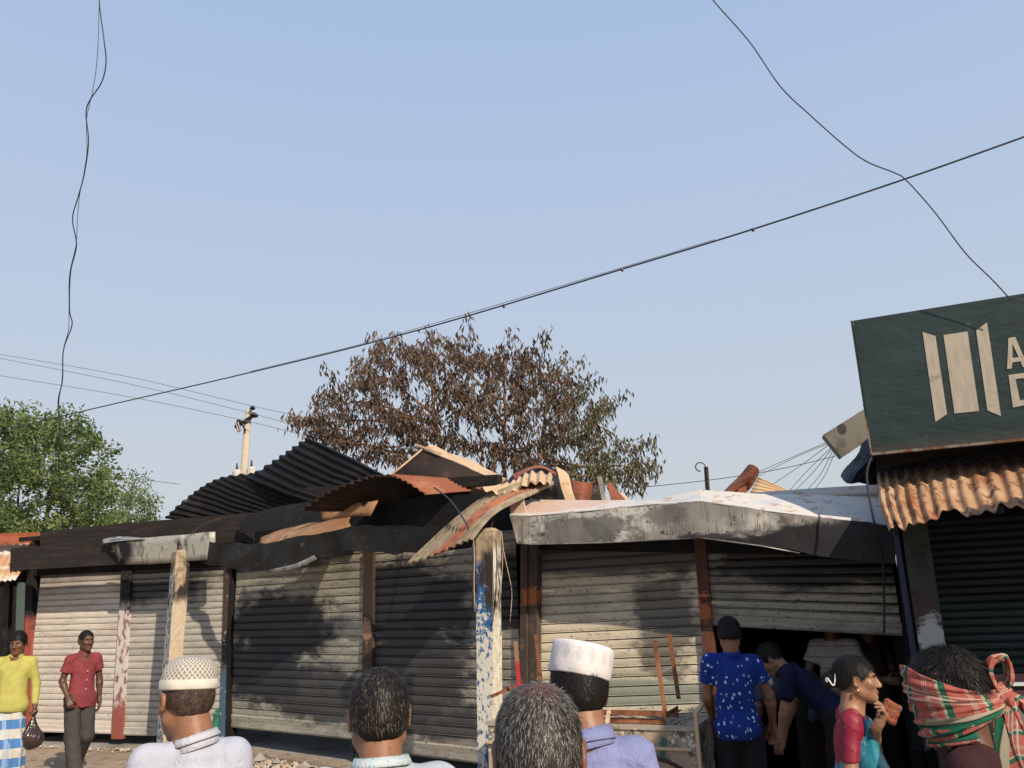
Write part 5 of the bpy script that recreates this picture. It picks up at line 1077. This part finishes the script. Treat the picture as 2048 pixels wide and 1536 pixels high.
# ---- four men in the crowd, seen from behind
def lace_cap(root, H, kind):
    V, Fc, U = [], [], []; n = 72
    if kind == 'lace': prof = [(.0865, -.004), (.0885, .0), (.0888, .022), (.0868, .024), (.0862, .036), (.083, .052), (.076, .068), (.064, .082), (.046, .091), (.024, .096), (.001, .097)]
    else: prof = [(.086, -.004), (.0885, .0), (.0890, .020), (.0885, .045), (.0875, .068), (.0855, .076), (.079, .081), (.055, .083), (.03, .084), (.001, .0845)]
    for j, (r, z) in enumerate(prof):
        for i in range(n):
            a = 2*math.pi*i/n; rr = r+.0012*math.sin(a*7+j); V.append(Vector((rr*math.cos(a)*.97, rr*math.sin(a)*1.13-.018, z))); U.append((i/n, z/.1))
    V2, F2, U2 = [], [], []
    for j in range(len(prof)):
        for i in range(n+1): V2.append(V[j*n+i % n]); U2.append((i/n, prof[j][1]/.1 if j < len(prof)-4 else prof[j][1]/.1+j*.02))
    for j in range(len(prof)-1):
        for i in range(n): a = j*(n+1)+i; F2.append((a, a+1, a+n+2, a+n+1))
    t = NT('lace_cap_cotton' if kind == 'lace' else 'embroidered_cap_cotton'); s_ = t.sep(t.uv()); u, v = s_[0], s_[1]
    if kind == 'lace':
        A_ = t.math('ABSOLUTE', t.math('SINE', t.math('ADD', t.math('MULTIPLY', u, 2*math.pi*17), t.math('MULTIPLY', v, 17)))); B_ = t.math('ABSOLUTE', t.math('SINE', t.math('SUBTRACT', t.math('MULTIPLY', u, 2*math.pi*17), t.math('MULTIPLY', v, 17))))
        hole = t.math('MULTIPLY', t.ramp(A_, .30, .45), t.ramp(B_, .30, .45)); fine = t.ramp(t.math('ABSOLUTE', t.math('SINE', t.math('MULTIPLY', u, 2*math.pi*60))), .35, .6)
        hole = t.math('MULTIPLY', t.math('MULTIPLY', hole, fine), t.ramp(v, .24, .27)); c = t.mix(t.math('MULTIPLY', hole, .85), (.56, .52, .45), (.09, .06, .045)); h_ = t.math('SUBTRACT', 1., hole)
        t.bump(h_, .8, .004)
    else:
        cu = t.math('ABSOLUTE', t.math('SUBTRACT', t.math('FRACT', t.math('MULTIPLY', u, 15)), .5)); cv = t.math('ABSOLUTE', t.math('SUBTRACT', v, .50)); dia = t.ramp(t.math('ADD', cu, t.math('MULTIPLY', cv, 1.4)), .33, .30)
        dots = t.ramp(t.voro(t.mp(t.uv(), (130, 22, 1)), 1.0), .30, .22); band = t.math('MULTIPLY', t.ramp(v, .25, .28), t.ramp(v, .80, .76)); seam = t.ramp(t.math('ABSOLUTE', t.math('SUBTRACT', v, .2)), .012, .006)
        m_ = t.math('MULTIPLY', band, t.math('MAXIMUM', t.math('MULTIPLY', dia, .55), t.math('MULTIPLY', dots, t.math('SUBTRACT', 1., dia)))); c = t.mix(t.math('MULTIPLY', m_, .5), (.60, .57, .57), (.25, .23, .25)); c = t.mix(t.math('MULTIPLY', seam, .5), c, (.4, .38, .4)); t.bump(m_, .3, .002)
    mt = t.done(c, .85); o = pm('cap', root, (V2, F2), mt, M=H, uv=U2); md = o.modifiers.new('thick', 'SOLIDIFY'); md.thickness = .003; md.offset = 1; return o
# man with lace cap
g0, zh = at_head(390, 1402, 2.85)
m = Man(g0, .28, 'man seen from behind in a white lace prayer cap and white collared shirt', h=(zh/1.535)*1.68, vox=.0055, w=.85, head=(.50, -.25, .06), J=dict(head=(-.03, .03, 1.535), neck=(0.02, -.02, 1.42)))
m.body(SK2); m.shirt(cloth_mat('white_cotton_shirt', (.44, .46, .53), (.37, .39, .47)), 1.8, .72, .012, .0075, 31, nk=.062); m.collar(cloth_mat('white_collar_cotton', (.50, .51, .56)), h=.034, spread=0, r=.068, gap=.5)
m.trousers(cloth_mat('grey_trouser_cloth', (.10, .10, .11))); m.shoes(mat('black_leather', (.02, .02, .02), [], .4, coord='obj'))
t = NT('buzzed_hair'); co = t.obj(); M_BUZZ = t.done(t.mix(t.ramp(t.noise(co, 55, 5, .7), .40, .62), (.026, .018, .014), (.085, .046, .030)), .75)
hs = hair_shell(m.root, m.H, M_BUZZ, .0022, .060, -.062, .0045); strands(m.root, m.H, M_HMIX, 3520, .007, shell=hs, off=.002, zmin=-.062, seed=3, w=.0005, lift=.5)
lace_cap(m.root, m.H @ Matrix.Translation((0, 0, .040)) @ eul(0, .20, .0), 'lace'); beard(m.root, m.H, M_HGREY, 500, .02); face_bits(m.root, m.H, None)
# man with grizzled black hair
g0, zh = at_head(757, 1436, 2.36)
m = Man(g0, .12, 'bareheaded man seen from behind with grizzled black hair, grey beard and patterned collar', h=(zh/1.535)*1.68, vox=.0055, head=(.14, -.10, -.03), J=dict(head=(0, .03, 1.535), neck=(.01, -.02, 1.415)))
def pat(t, co, c): return t.mix(t.math('MULTIPLY', t.ramp(t.voro(co, 110), .42, .30), t.ramp(t.noise(co, 70, 2), .45, .55)), c, (.16, .34, .42))
m.body(SK2); m.shirt(cloth_mat('pale_blue_white_shirt', (.42, .48, .53)), 1.8, .72, .012, .0075, 41, nk=.062); m.collar(cloth_mat('patterned_collar_cotton', (.50, .56, .58), None, .8, pat), h=.036, spread=0, r=.076, gap=.4, dz=.006)
m.trousers(cloth_mat('brown_trouser_cloth', (.08, .06, .05))); m.shoes(mat('brown_leather', (.04, .02, .015), [], .4, coord='obj'))
hs = hair_shell(m.root, m.H, M_HAIRB, .005, .060, -.060, .0045, bumpy=.0006); strands(m.root, m.H, M_HMIX, 8320, .016, shell=hs, off=.0055, zmin=-.062, seed=5, w=.00055, bald=.35, crown=(.01, -.02)); beard(m.root, m.H, M_HGREY, 1100, .028); face_bits(m.root, m.H, None)
# nearest man, thinning grey hair
g0, zh = at_head(1079, 1520, 1.60)
m = Man(g0, .0, 'nearest man seen from behind with thinning grey hair and a reddish bald crown', h=(zh/1.535)*1.68, vox=.0055, head=(.02, -.42, 0), J=dict(head=(0, .03, 1.535), neck=(0, -.02, 1.405)))
m.body(skin_mat('reddish_scalp_skin', (.19, .082, .052))); m.shirt(cloth_mat('dark_blue_shirt', (.02, .03, .08)), 1.8, .72, .012, .0075, 51, nk=.062); m.collar(cloth_mat('dark_blue_collar', (.02, .03, .08)), h=.034, r=.068, gap=.5)
m.trousers(cloth_mat('black_trouser_cloth', (.02, .02, .02))); m.shoes(mat('black_shoe_leather', (.02, .02, .02), [], .4, coord='obj'))
t = NT('thin_hair_over_scalp'); co = t.obj(); cc = m.H @ Vector((.005, -.080, .100)); q = t.n('VectorMath', operation='DISTANCE'); t.l(co, q.inputs[0]); q.inputs[1].default_value = cc
c = t.mix(t.ramp(t.noise(co, 90, 4, .7), .4, .65), (.030, .026, .024), (.09, .07, .06)); dd = t.math('ADD', q.outputs['Value'], t.math('MULTIPLY', t.noise(co, 30, 4), .02)); c = t.mix(t.ramp(dd, .080, .030), c, (.085, .042, .032)); M_THIN = t.done(c, .5)
hs = hair_shell(m.root, m.H, M_THIN, .003, .050, -.060, .0045); strands(m.root, m.H, M_HGREY, 14400, .014, shell=hs, off=.0035, zmin=-.062, seed=8, w=.0005, bald=.85, crown=(.005, -.062), lift=.12); face_bits(m.root, m.H, None)
# man with the pillbox cap
g0, zh = at_head(1155, 1386, 2.50)
m = Man(g0, -.10, 'man in a tall white embroidered cap and lilac shirt behind the grey haired head', h=(zh/1.535)*1.68, vox=.0055, head=(.25, -.20, .10), J=dict(head=(0, .03, 1.535), neck=(.03, -.03, 1.42)))
m.body(SK2); m.shirt(cloth_mat('lilac_blue_cotton', (.22, .24, .43), (.18, .20, .37)), 1.8, .72, .012, .0075, 61, nk=.062); m.collar(cloth_mat('lilac_collar_cotton', (.21, .235, .43)), h=.040, r=.070, gap=.6)
m.trousers(cloth_mat('navy_trouser_cloth', (.02, .025, .05))); m.shoes(mat('dark_leather', (.02, .02, .02), [], .4, coord='obj'))
hs = hair_shell(m.root, m.H, M_HAIRB, .006, .060, -.066, .0045, bumpy=.0006); strands(m.root, m.H, M_HBLK, 5600, .014, shell=hs, off=.006, zmin=-.066, seed=15, w=.0005)
lace_cap(m.root, m.H @ Matrix.Translation((0, 0, .046)) @ eul(0, .10, .14), 'pillbox'); face_bits(m.root, m.H, None)

# ---- men at the raised shutter
g0, zh = at_head(1459, 1270, 6.35)
def motif(t, co, c):
    v = t.n('TexVoronoi', feature='F1'); t.l(t.mp(co, (1, 1, .8)), v.inputs['Vector']); v.inputs['Scale'].default_value = 24.; v.inputs['Randomness'].default_value = .8
    d = t.math('ADD', v.outputs['Distance'], t.math('MULTIPLY', t.math('SUBTRACT', t.noise(co, 60, 2), .5), .9)); return t.mix(t.ramp(d, .20, .16), c, (.50, .58, .72))
m = Man(g0, -.12, 'man seen from behind in royal blue shirt with white motifs by the rusty door post', h=(zh/1.56)*1.68, vox=.008,
        J=dict(shL=(-.165, .0, 1.385), elR=(.25, .04, 1.13), wrR=(.27, .14, .90), elL=(-.20, .05, 1.12), wrL=(-.17, .18, .98)), head=(-.1, -.30, 0))
m.body(SK2); m.shirt(cloth_mat('royal_blue_printed_cotton', (.008, .032, .22), (.006, .026, .18), .85, motif), .60, .84, .012, .0075, 71); m.collar(cloth_mat('royal_blue_collar', (.008, .032, .22)), r=.068)
m.trousers(cloth_mat('black_denim', (.012, .012, .014))); m.shoes(mat('black_rubber_shoe', (.02, .02, .02), [], .5, coord='obj')); hs = hair_shell(m.root, m.H, M_HAIRB, .010, .055, -.055, .006, bumpy=.003, top=.006); strands(m.root, m.H, M_HBLK, 4500, .022, shell=hs, seed=2, lift=.6); face_bits(m.root, m.H, None)
# navy man bending
g0 = gnd(1640, 6.85)
m = Man(g0, 1.15, 'navy shirted man bending forward under the raised shutter, one arm hanging', h=1.66, vox=.008,
        J=dict(pel=(0, -.02, .92), chest=(0, .20, 1.16), neck=(0, .36, 1.275), head=(0, .46, 1.335), shL=(-.165, .31, 1.25), shR=(.165, .31, 1.25), elL=(-.20, .36, .98), wrL=(-.20, .42, .76), elR=(.23, .34, .98), wrR=(.22, .44, .74)), head=(.1, -.85, 0))
m.body(SK4); m.shirt(cloth_mat('navy_cotton', (.008, .012, .042)), .6, .82, .012, .0075, 81); m.trousers(cloth_mat('black_trousers_cloth', (.014, .013, .014))); m.shoes(mat('black_canvas_shoe', (.02, .02, .02), [], .5, coord='obj'))
hs = hair_shell(m.root, m.H, M_HAIRB, .010, .055, -.055, .006, bumpy=.003); strands(m.root, m.H, M_HBLK, 3500, .022, shell=hs, seed=2, lift=.6); face_bits(m.root, m.H, None)
# another figure behind the navy shirted man
g0 = gnd(1590, 7.5)
m = Man(g0, .9, 'man in a grey blue shirt stooping in the dark behind the navy shirted man', h=1.62, vox=.010,
        J=dict(pel=(0, -.02, .90), chest=(0, .22, 1.10), neck=(0, .38, 1.20), head=(0, .49, 1.24), shL=(-.16, .33, 1.17), shR=(.16, .33, 1.17), elL=(-.20, .38, .92), wrL=(-.18, .44, .70), elR=(.20, .38, .92), wrR=(.18, .46, .70)), head=(0, -.8, 0))
m.body(SK1); m.shirt(cloth_mat('grey_blue_cotton', (.06, .075, .11)), .6, .82, .012, .0075, 83); m.trousers(cloth_mat('charcoal_trouser_cloth', (.014, .013, .014))); hair_shell(m.root, m.H, M_HAIRB, .010, .055, -.055, .008); face_bits(m.root, m.H, None)
# grey shirt man inside
g0 = gnd(1652, 7.55)
m = Man(g0, math.pi-.5, 'man in grey striped shirt and red lungi inside the shop behind the raised shutter', h=1.70, vox=.008, J=dict(elR=(.24, .02, 1.13), wrR=(.06, .26, 1.02), elL=(-.22, .0, 1.13), wrL=(-.10, .26, 1.10)), head=(.3, -.3, 0))
def stripe(t, co, c): s_ = t.sep(co); return t.mix(t.ramp(t.math('FRACT', t.math('MULTIPLY', s_[2], 11)), .88, .92), c, (.12, .10, .09))
m.body(SK3); m.shirt(cloth_mat('grey_white_striped_cotton', (.30, .265, .235), None, .85, stripe), .62, .86, .012, .0075, 91); m.lungi(cloth_mat('red_lungi_cotton', (.50, .05, .03))); m.shoes(mat('sandal_rubber', (.04, .03, .03), [], .5, coord='obj')); hair_shell(m.root, m.H, M_HAIRB, .010, .055, -.055, .007); face_bits(m.root, m.H, None)

# dark figure at the right of the doorway
g0 = gnd(1722, 7.7)
m = Man(g0, math.pi+.35, 'man in a dark brown shirt deep inside the opening, right of the grey striped shirt', h=1.66, vox=.010, J=dict(elR=(.21, .04, 1.12), wrR=(.12, .26, 1.10), elL=(-.21, .04, 1.12), wrL=(-.12, .26, 1.06)), head=(.3, -.5, 0))
m.body(SK1); m.shirt(cloth_mat('dark_brown_cotton', (.05, .032, .026)), .62, .84, .012, .0075, 95); m.trousers(cloth_mat('dark_cloth_trousers', (.02, .018, .016))); hair_shell(m.root, m.H, M_HAIRB, .010, .055, -.055, .008); face_bits(m.root, m.H, None)

# ---- woman in the teal sari
g0, zh = at_head(1692, 1358, 4.3)
fw = zh/1.56; pw = P(1780, 1424, 4.1); _l = (Matrix.Rotation(math.pi/2+.30, 3, 'Z') @ (pw-g0))/fw; _w = _l+Vector((-.005, -.075, -.075))
m = Man(g0, -math.pi/2-.30, 'woman in a magenta blouse and teal silk sari walking right with a patterned purse', h=1.68*fw, vox=.0065, w=1.0, belly=.02,
        J=dict(head=(0, .055, 1.555), neck=(0, .005, 1.425), elR=(.215, -.05, 1.12), wrR=(.20, .12, .95), elL=(-.21, .10, 1.13), wrL=tuple(_w)), head=(-.08, -.03, 0))
m.body(SK4, hk=dict(dL=Vector((.10, .55, .75)), upL=Vector((-.1, .75, -.6)), curlL=.75))
F = Field(.0065); m.torso(F, .010)
for sd in 'LR': F.cone(m.J['sh'+sd], lerp(m.J['sh'+sd], m.J['el'+sd], .92), .050, .044, .03)
F.post = wr(7, .003); cR = np.array(lerp(m.J['shR'], m.J['elR'], .78))
F.cut(lambda X, Y, Z: np.where(np.abs(X) < .155, 1.05-Z+0*Y, cR[2]-Z+0*Y)); F.cone((0, -.03, 1.46), (0, -.02, 1.40), .075, .085, .01, sub=True); F.ell((0, -.06, 1.40), (.10, .08, .045), .01, sub=True)
t = NT('magenta_blouse_silk'); co = t.obj(); c = t.mix(t.ramp(t.noise(t.mp(co, (1, 1, .6)), 30, 4), .62, .7), (.20, .010, .030), (.34, .12, .10)); t.bump(t.noise(co, 60, 3), .3, .003); pm('blouse', m.root, F.build(), t.done(c, .55, 0, .35))
t = NT('teal_sari_silk'); co = t.obj(); c = t.mix(t.ramp(t.noise(t.mp(co, (1, 1, .5), rot=(0, .5, 0)), 9, 4), .42, .6), (.012, .13, .20), (.03, .24, .30)); c = t.mix(t.ramp(t.noise(t.mp(co, (1, 1, .45), rot=(.3, .6, 0)), 17, 3), .62, .68), c, (.55, .60, .62))
t.bump(t.noise(t.mp(co, (1, 1, .4), rot=(.2, .6, 0)), 20, 4), .6, .01); M_SARI = t.done(c, .3, .15, .6)
F = Field(.0065); m.torso(F, .026); F.cut(lambda X, Y, Z: np.maximum(.95-Z+0*X+0*Y, (-(Y+.015)*1.0+.55*(Z-1.30)+.15*X))); 
F2 = wr(8, .004); F.post = lambda X, Y, Z: F2(X, Y, Z)+.005*np.sin(60*(Y*.6+Z*.6+X*.2)); F.cone((0, -.03, 1.49), (0, .02, 1.38), .070, .085, .01, sub=True)
F.cone((.10, .03, 1.42), (.22, .0, 1.30), .07, .06, .01, sub=True); pm('sari_pallu', m.root, F.build(), M_SARI)
m.lungi(M_SARI, hem=.06, amp=.012, o=.03, name='sari_skirt')
if 0: bl = pm('pallu_border', m.root, tube(spline([(-.09, .135, 1.42), (-.02, .15, 1.30), (.05, .155, 1.18), (.12, .13, 1.05), (.17, .06, .93)], 14), .006, 5), mat('pink_border', (.30, .06, .12), [], .5, coord='obj'))
def bun(F, T, R): F.ell(T(0, -.130, .0), (.046, .046, .046), .015, R); F.ell(T(0, -.02, .045), (.082, .096, .082), .02, R)
hs = hair_shell(m.root, m.H, M_HAIRB, .009, .062, -.052, .005, bumpy=.0008, extra=bun, side=.012); strands(m.root, m.H, M_HBLK, 6000, .035, shell=hs, off=.010, zmin=-.04, seed=33, w=.0007, lift=.06); face_bits(m.root, m.H, None)
pts = [m.H @ Vector(q) for q in ((.050, -.108, .034), (.056, -.110, .008), (.054, -.116, -.022), (.054, -.126, -.026), (.053, -.140, -.004), (.050, -.152, .010), (.048, -.158, -.002), (.046, -.150, -.012), (.05, -.146, .004))]
pm('hair_clip', m.root, tube(spline(pts, 18), .0045, 5), mat('pearly_clip', (.75, .68, .75), [], .2, coord='obj'))
pm('earring', m.root, tube([m.H @ Vector(q) for q in ((.086, .0, -.036), (.088, .0, -.06))], [.004, .007], 6), mat('gold', (.55, .35, .10), [], .25, metal=.9, coord='obj'))
pr = thing('purse', pw, 'red purse with coloured embroidery in the hand of the woman in the sari', 'purse')
t = NT('embroidered_purse'); co = t.obj(); v = t.voro(co, 55); c = t.mix(t.ramp(v, .2, .5), (.13, .008, .010), (.20, .06, .02)); c = t.mix(t.ramp(t.noise(co, 70, 3), .58, .64), c, (.20, .14, .06)); c = t.mix(t.ramp(t.noise(co, 26, 2), .63, .68), c, (.05, .07, .35)); M_PUR = t.done(c, .7)
F = Field(.004); Rq = Matrix.Rotation(.55, 3, 'Y'); 
for sx_ in (-1, 1):
    for sz_ in (-1, 1): F.cone(Rq @ Vector((sx_*.045, 0, sz_*.055)), Rq @ Vector((sx_*.045, 0, -sz_*.055)), .013, .013, .02); F.cone(Rq @ Vector((sx_*.045, 0, sz_*.055)), Rq @ Vector((-sx_*.045, 0, sz_*.055)), .013, .013, .02)
F.ell((0, 0, 0), (.055, .017, .065), .02, Rq); VF = F.build(); mesh('case', [Vector(v_)*.66+pw for v_ in VF[0]], VF[1], M_PUR, pr, smooth=True)
mesh('clasp', *bar(pw+Rq @ Vector((-.040, -.004, -.04)), pw+Rq @ Vector((-.040, -.004, .0)), .006, .012), mat('pale_clasp', (.6, .5, .35), [], .3, metal=.6), pr)

# ---- man with the checked scarf
g0, zh = at_head(1893, 1384, 2.65)
m = Man(g0, 1.15, 'dark haired man with a red and green checked scarf knotted round his head', h=(zh/1.56)*1.68, vox=.0065, head=(.10, -.22, 0), J=dict(neck=(0, -.05, 1.42), head=(0, .0, 1.56)))
m.body(SK3); m.shirt(cloth_mat('dark_maroon_cotton', (.035, .012, .014)), 1.8, .76, .012, .0075, 101); m.trousers(cloth_mat('dark_trouser_cloth', (.02, .02, .02))); m.shoes(mat('old_sandal', (.03, .02, .02), [], .5, coord='obj'))
hs = hair_shell(m.root, m.H, M_HAIRB, .011, .055, -.055, .005, bumpy=.006, top=.004); strands(m.root, m.H, M_HBLK, 8000, .034, shell=hs, off=.012, zmin=-.03, seed=43, w=.0009, lift=.28, wave=.006); face_bits(m.root, m.H, None)
t = NT('checked_gamcha_cotton'); s_ = t.sep(t.uv()); c = t.mix(t.ramp(t.noise(t.uv(), 3, 3), .4, .7), (.35, .10, .08), (.26, .07, .058))
def band(src, freq, lo, hi, off=0.): a = t.math('FRACT', t.math('ADD', t.math('MULTIPLY', src, freq), off)); return t.math('MULTIPLY', t.ramp(a, lo-.008, lo+.008), t.ramp(a, hi+.008, hi-.008))
for src, fq in ((s_[0], 3.), (s_[1], 1.6)):
    c = t.mix(band(src, fq, .52, .60), c, (.30, .27, .20)); c = t.mix(band(src, fq, .60, .74), c, (.02, .05, .035)); c = t.mix(t.math('MULTIPLY', band(src, fq, .63, .71), .9), c, (.015, .13, .075)); c = t.mix(band(src, fq, .20, .215), c, (.40, .36, .29)); c = t.mix(band(src, fq, .25, .265), c, (.40, .36, .29)); c = t.mix(band(src, fq, .30, .315), c, (.40, .36, .29))
t.bump(t.noise(t.mp(t.uv(), (30, 60, 1)), 6, 3), .3, .003); M_GAM = t.done(c, .9, 0, .1)
sc_ = thing('head_scarf', m.root.location+Vector((0, 0, zh-.1)), 'red and green checked cotton scarf knotted behind the head of the dark haired man', 'scarf')
MW = Matrix.Translation(m.root.location) @ Matrix.Rotation(m.root.rotation_euler.z, 4, 'Z') @ Matrix.Scale(m.f, 4) @ m.H
def scarfgrid(name, fn, nu, nv, usc=1., vsc=1., th=.003):
    V, Fc, U = [], [], []
    for j in range(nv+1):
        for i in range(nu+1): V.append(MW @ Vector(fn(i/nu, j/nv))); U.append((i/nu*usc, j/nv*vsc))
    for j in range(nv):
        for i in range(nu): a = j*(nu+1)+i; Fc.append((a, a+1, a+nu+2, a+nu+1))
    o = mesh(name, V, Fc, M_GAM, sc_, smooth=True, uv=U); md = o.modifiers.new('thick', 'SOLIDIFY'); md.thickness = th; md.offset = 0; return o
def wrap(u, v):     # band round brow, cheeks and nape, closing at the back
    a = -math.pi/2+2*math.pi*u; fr = (math.sin(a)+1)/2; zt_ = -.020+.125*fr**1.5; zb_ = -.085+.0*fr-.045*fr
    z = zt_+(zb_-zt_)*v; fold = .0042*math.sin(v*26+3*math.sin(a*2))+.0028*math.sin(v*57+a*5)+.0016*math.sin(v*101-a*7); bul = .012*math.sin(math.pi*v)
    r = 1-.10*max(0, (z-.05)/.08)**2; tight = 1-.0*fr
    return ((.093+bul+fold)*math.cos(a)*r, (.113+bul+fold)*math.sin(a)*r-.012, z)
scarfgrid('wrap', wrap, 90, 34, 2.2, .5)
def chin(u, v):    # swathe over mouth and jaw
    a = -.15+(math.pi+.3)*u; z = -.035-.10*v; return ((.088+.010*math.sin(v*15+2*a))*math.cos(a), (.112+.010*math.sin(v*17+a*2)+.012*math.sin(math.pi*v))*math.sin(a)-.01, z)
scarfgrid('mouth_wrap', chin, 50, 24, 1.2, .5)
F = Field(.006); KN = Vector((.025, -.150, -.045))
for q, r in (((0, 0, 0), .030), ((.015, -.015, .02), .026), ((-.012, -.012, -.022), .026), ((.0, .02, .0), .03)): F.ell(KN+Vector(q), (r, r*.8, r), .014)
F.post = lambda X, Y, Z: .003*np.sin(150*(X+Z)+3*np.sin(40*Y)); VF = F.build(); Vk = [MW @ Vector(v_) for v_ in VF[0]]
mesh('knot', Vk, VF[1], M_GAM, sc_, smooth=True, uv=[((v_[0]+v_[1])*6, v_[2]*5+.3) for v_ in VF[0]])
def bow(u, v):
    p = crom([Vector(q) for q in ((.02, -.140, -.03), (.0, -.135, .025), (.01, -.160, .060), (.03, -.200, .050), (.035, -.19, .0), (.03, -.165, -.03))], u); w_ = (.022+.022*math.sin(math.pi*u)); return (p.x+(v-.5)*2*w_, p.y+.006*math.sin(v*22)+.003*math.sin(v*50+u*9), p.z+.010*math.sin(v*11+u*4))
scarfgrid('bow_loop', bow, 40, 16, 1.0, .4)
def tail(pts, w0, w1, sd, side=(1, 0, 0)):
    def fn(u, v):
        p = crom([Vector(q) for q in pts], u); w_ = w0+(w1-w0)*u; sx_ = Vector(side)*((v-.5)*2*w_); return (p.x+sx_.x, p.y+sx_.y+.012*math.sin(v*14+u*5+sd), p.z+sx_.z+.004*math.sin(v*30))
    return fn
scarfgrid('tail', tail([(.0, -.150, -.06), (-.03, -.120, -.13), (-.045, -.095, -.22), (-.05, -.085, -.36)], .022, .085, 1., (.15, .98, .0)), 40, 26, 1.4, .55)
scarfgrid('short_tail', tail([(.03, -.160, -.04), (.035, -.195, -.08), (.03, -.215, -.14)], .022, .010, 2., (.5, -.6, .1)), 20, 12, .6, .3)
# grey drum and maroon box at the right edge
bb = thing('storage_box', SG.px(2030, 1500, 1.5), 'dark maroon box with a pale rim beside the scarf at the right edge', 'box')
Yb_ = 3.6; q = [P(1985, 1405, Yb_), P(2200, 1400, Yb_), P(2200, 1368, Yb_), P(1985, 1372, Yb_)]
mesh('side', *prism(q, Vector((0, .5, 0))), mat('dark_maroon_paint', (.04, .012, .015), [], .5), bb)
mesh('rim', *bar(P(1985, 1369, Yb_-.01), P(2200, 1365, Yb_-.01), .03, .012), mat('pale_rim', (.42, .42, .42), [], .5), bb)
dr = tag(mesh('tin_drum', *tube([P(1990, 1440, Yb_+.1), P(2200, 1440, Yb_+.1)], .085, 20), mat('dull_tin', (.20, .20, .20), [('noise', (.10, .10, .10), 5, .5, .7)], .45, .5), smooth=True), 'dull grey rounded tin drum lying under the maroon box at the right edge', 'drum')
mesh('stand', *join(bar(P(2010, 1475, Yb_+.1), P(2020, 1475, Yb_+.1)*1.0+Vector((0, 0, -.9)), .04, .04), bar(P(2150, 1475, Yb_+.1), P(2160, 1475, Yb_+.1)+Vector((0, 0, -.9)), .04, .04)), M_CHARW, bb)
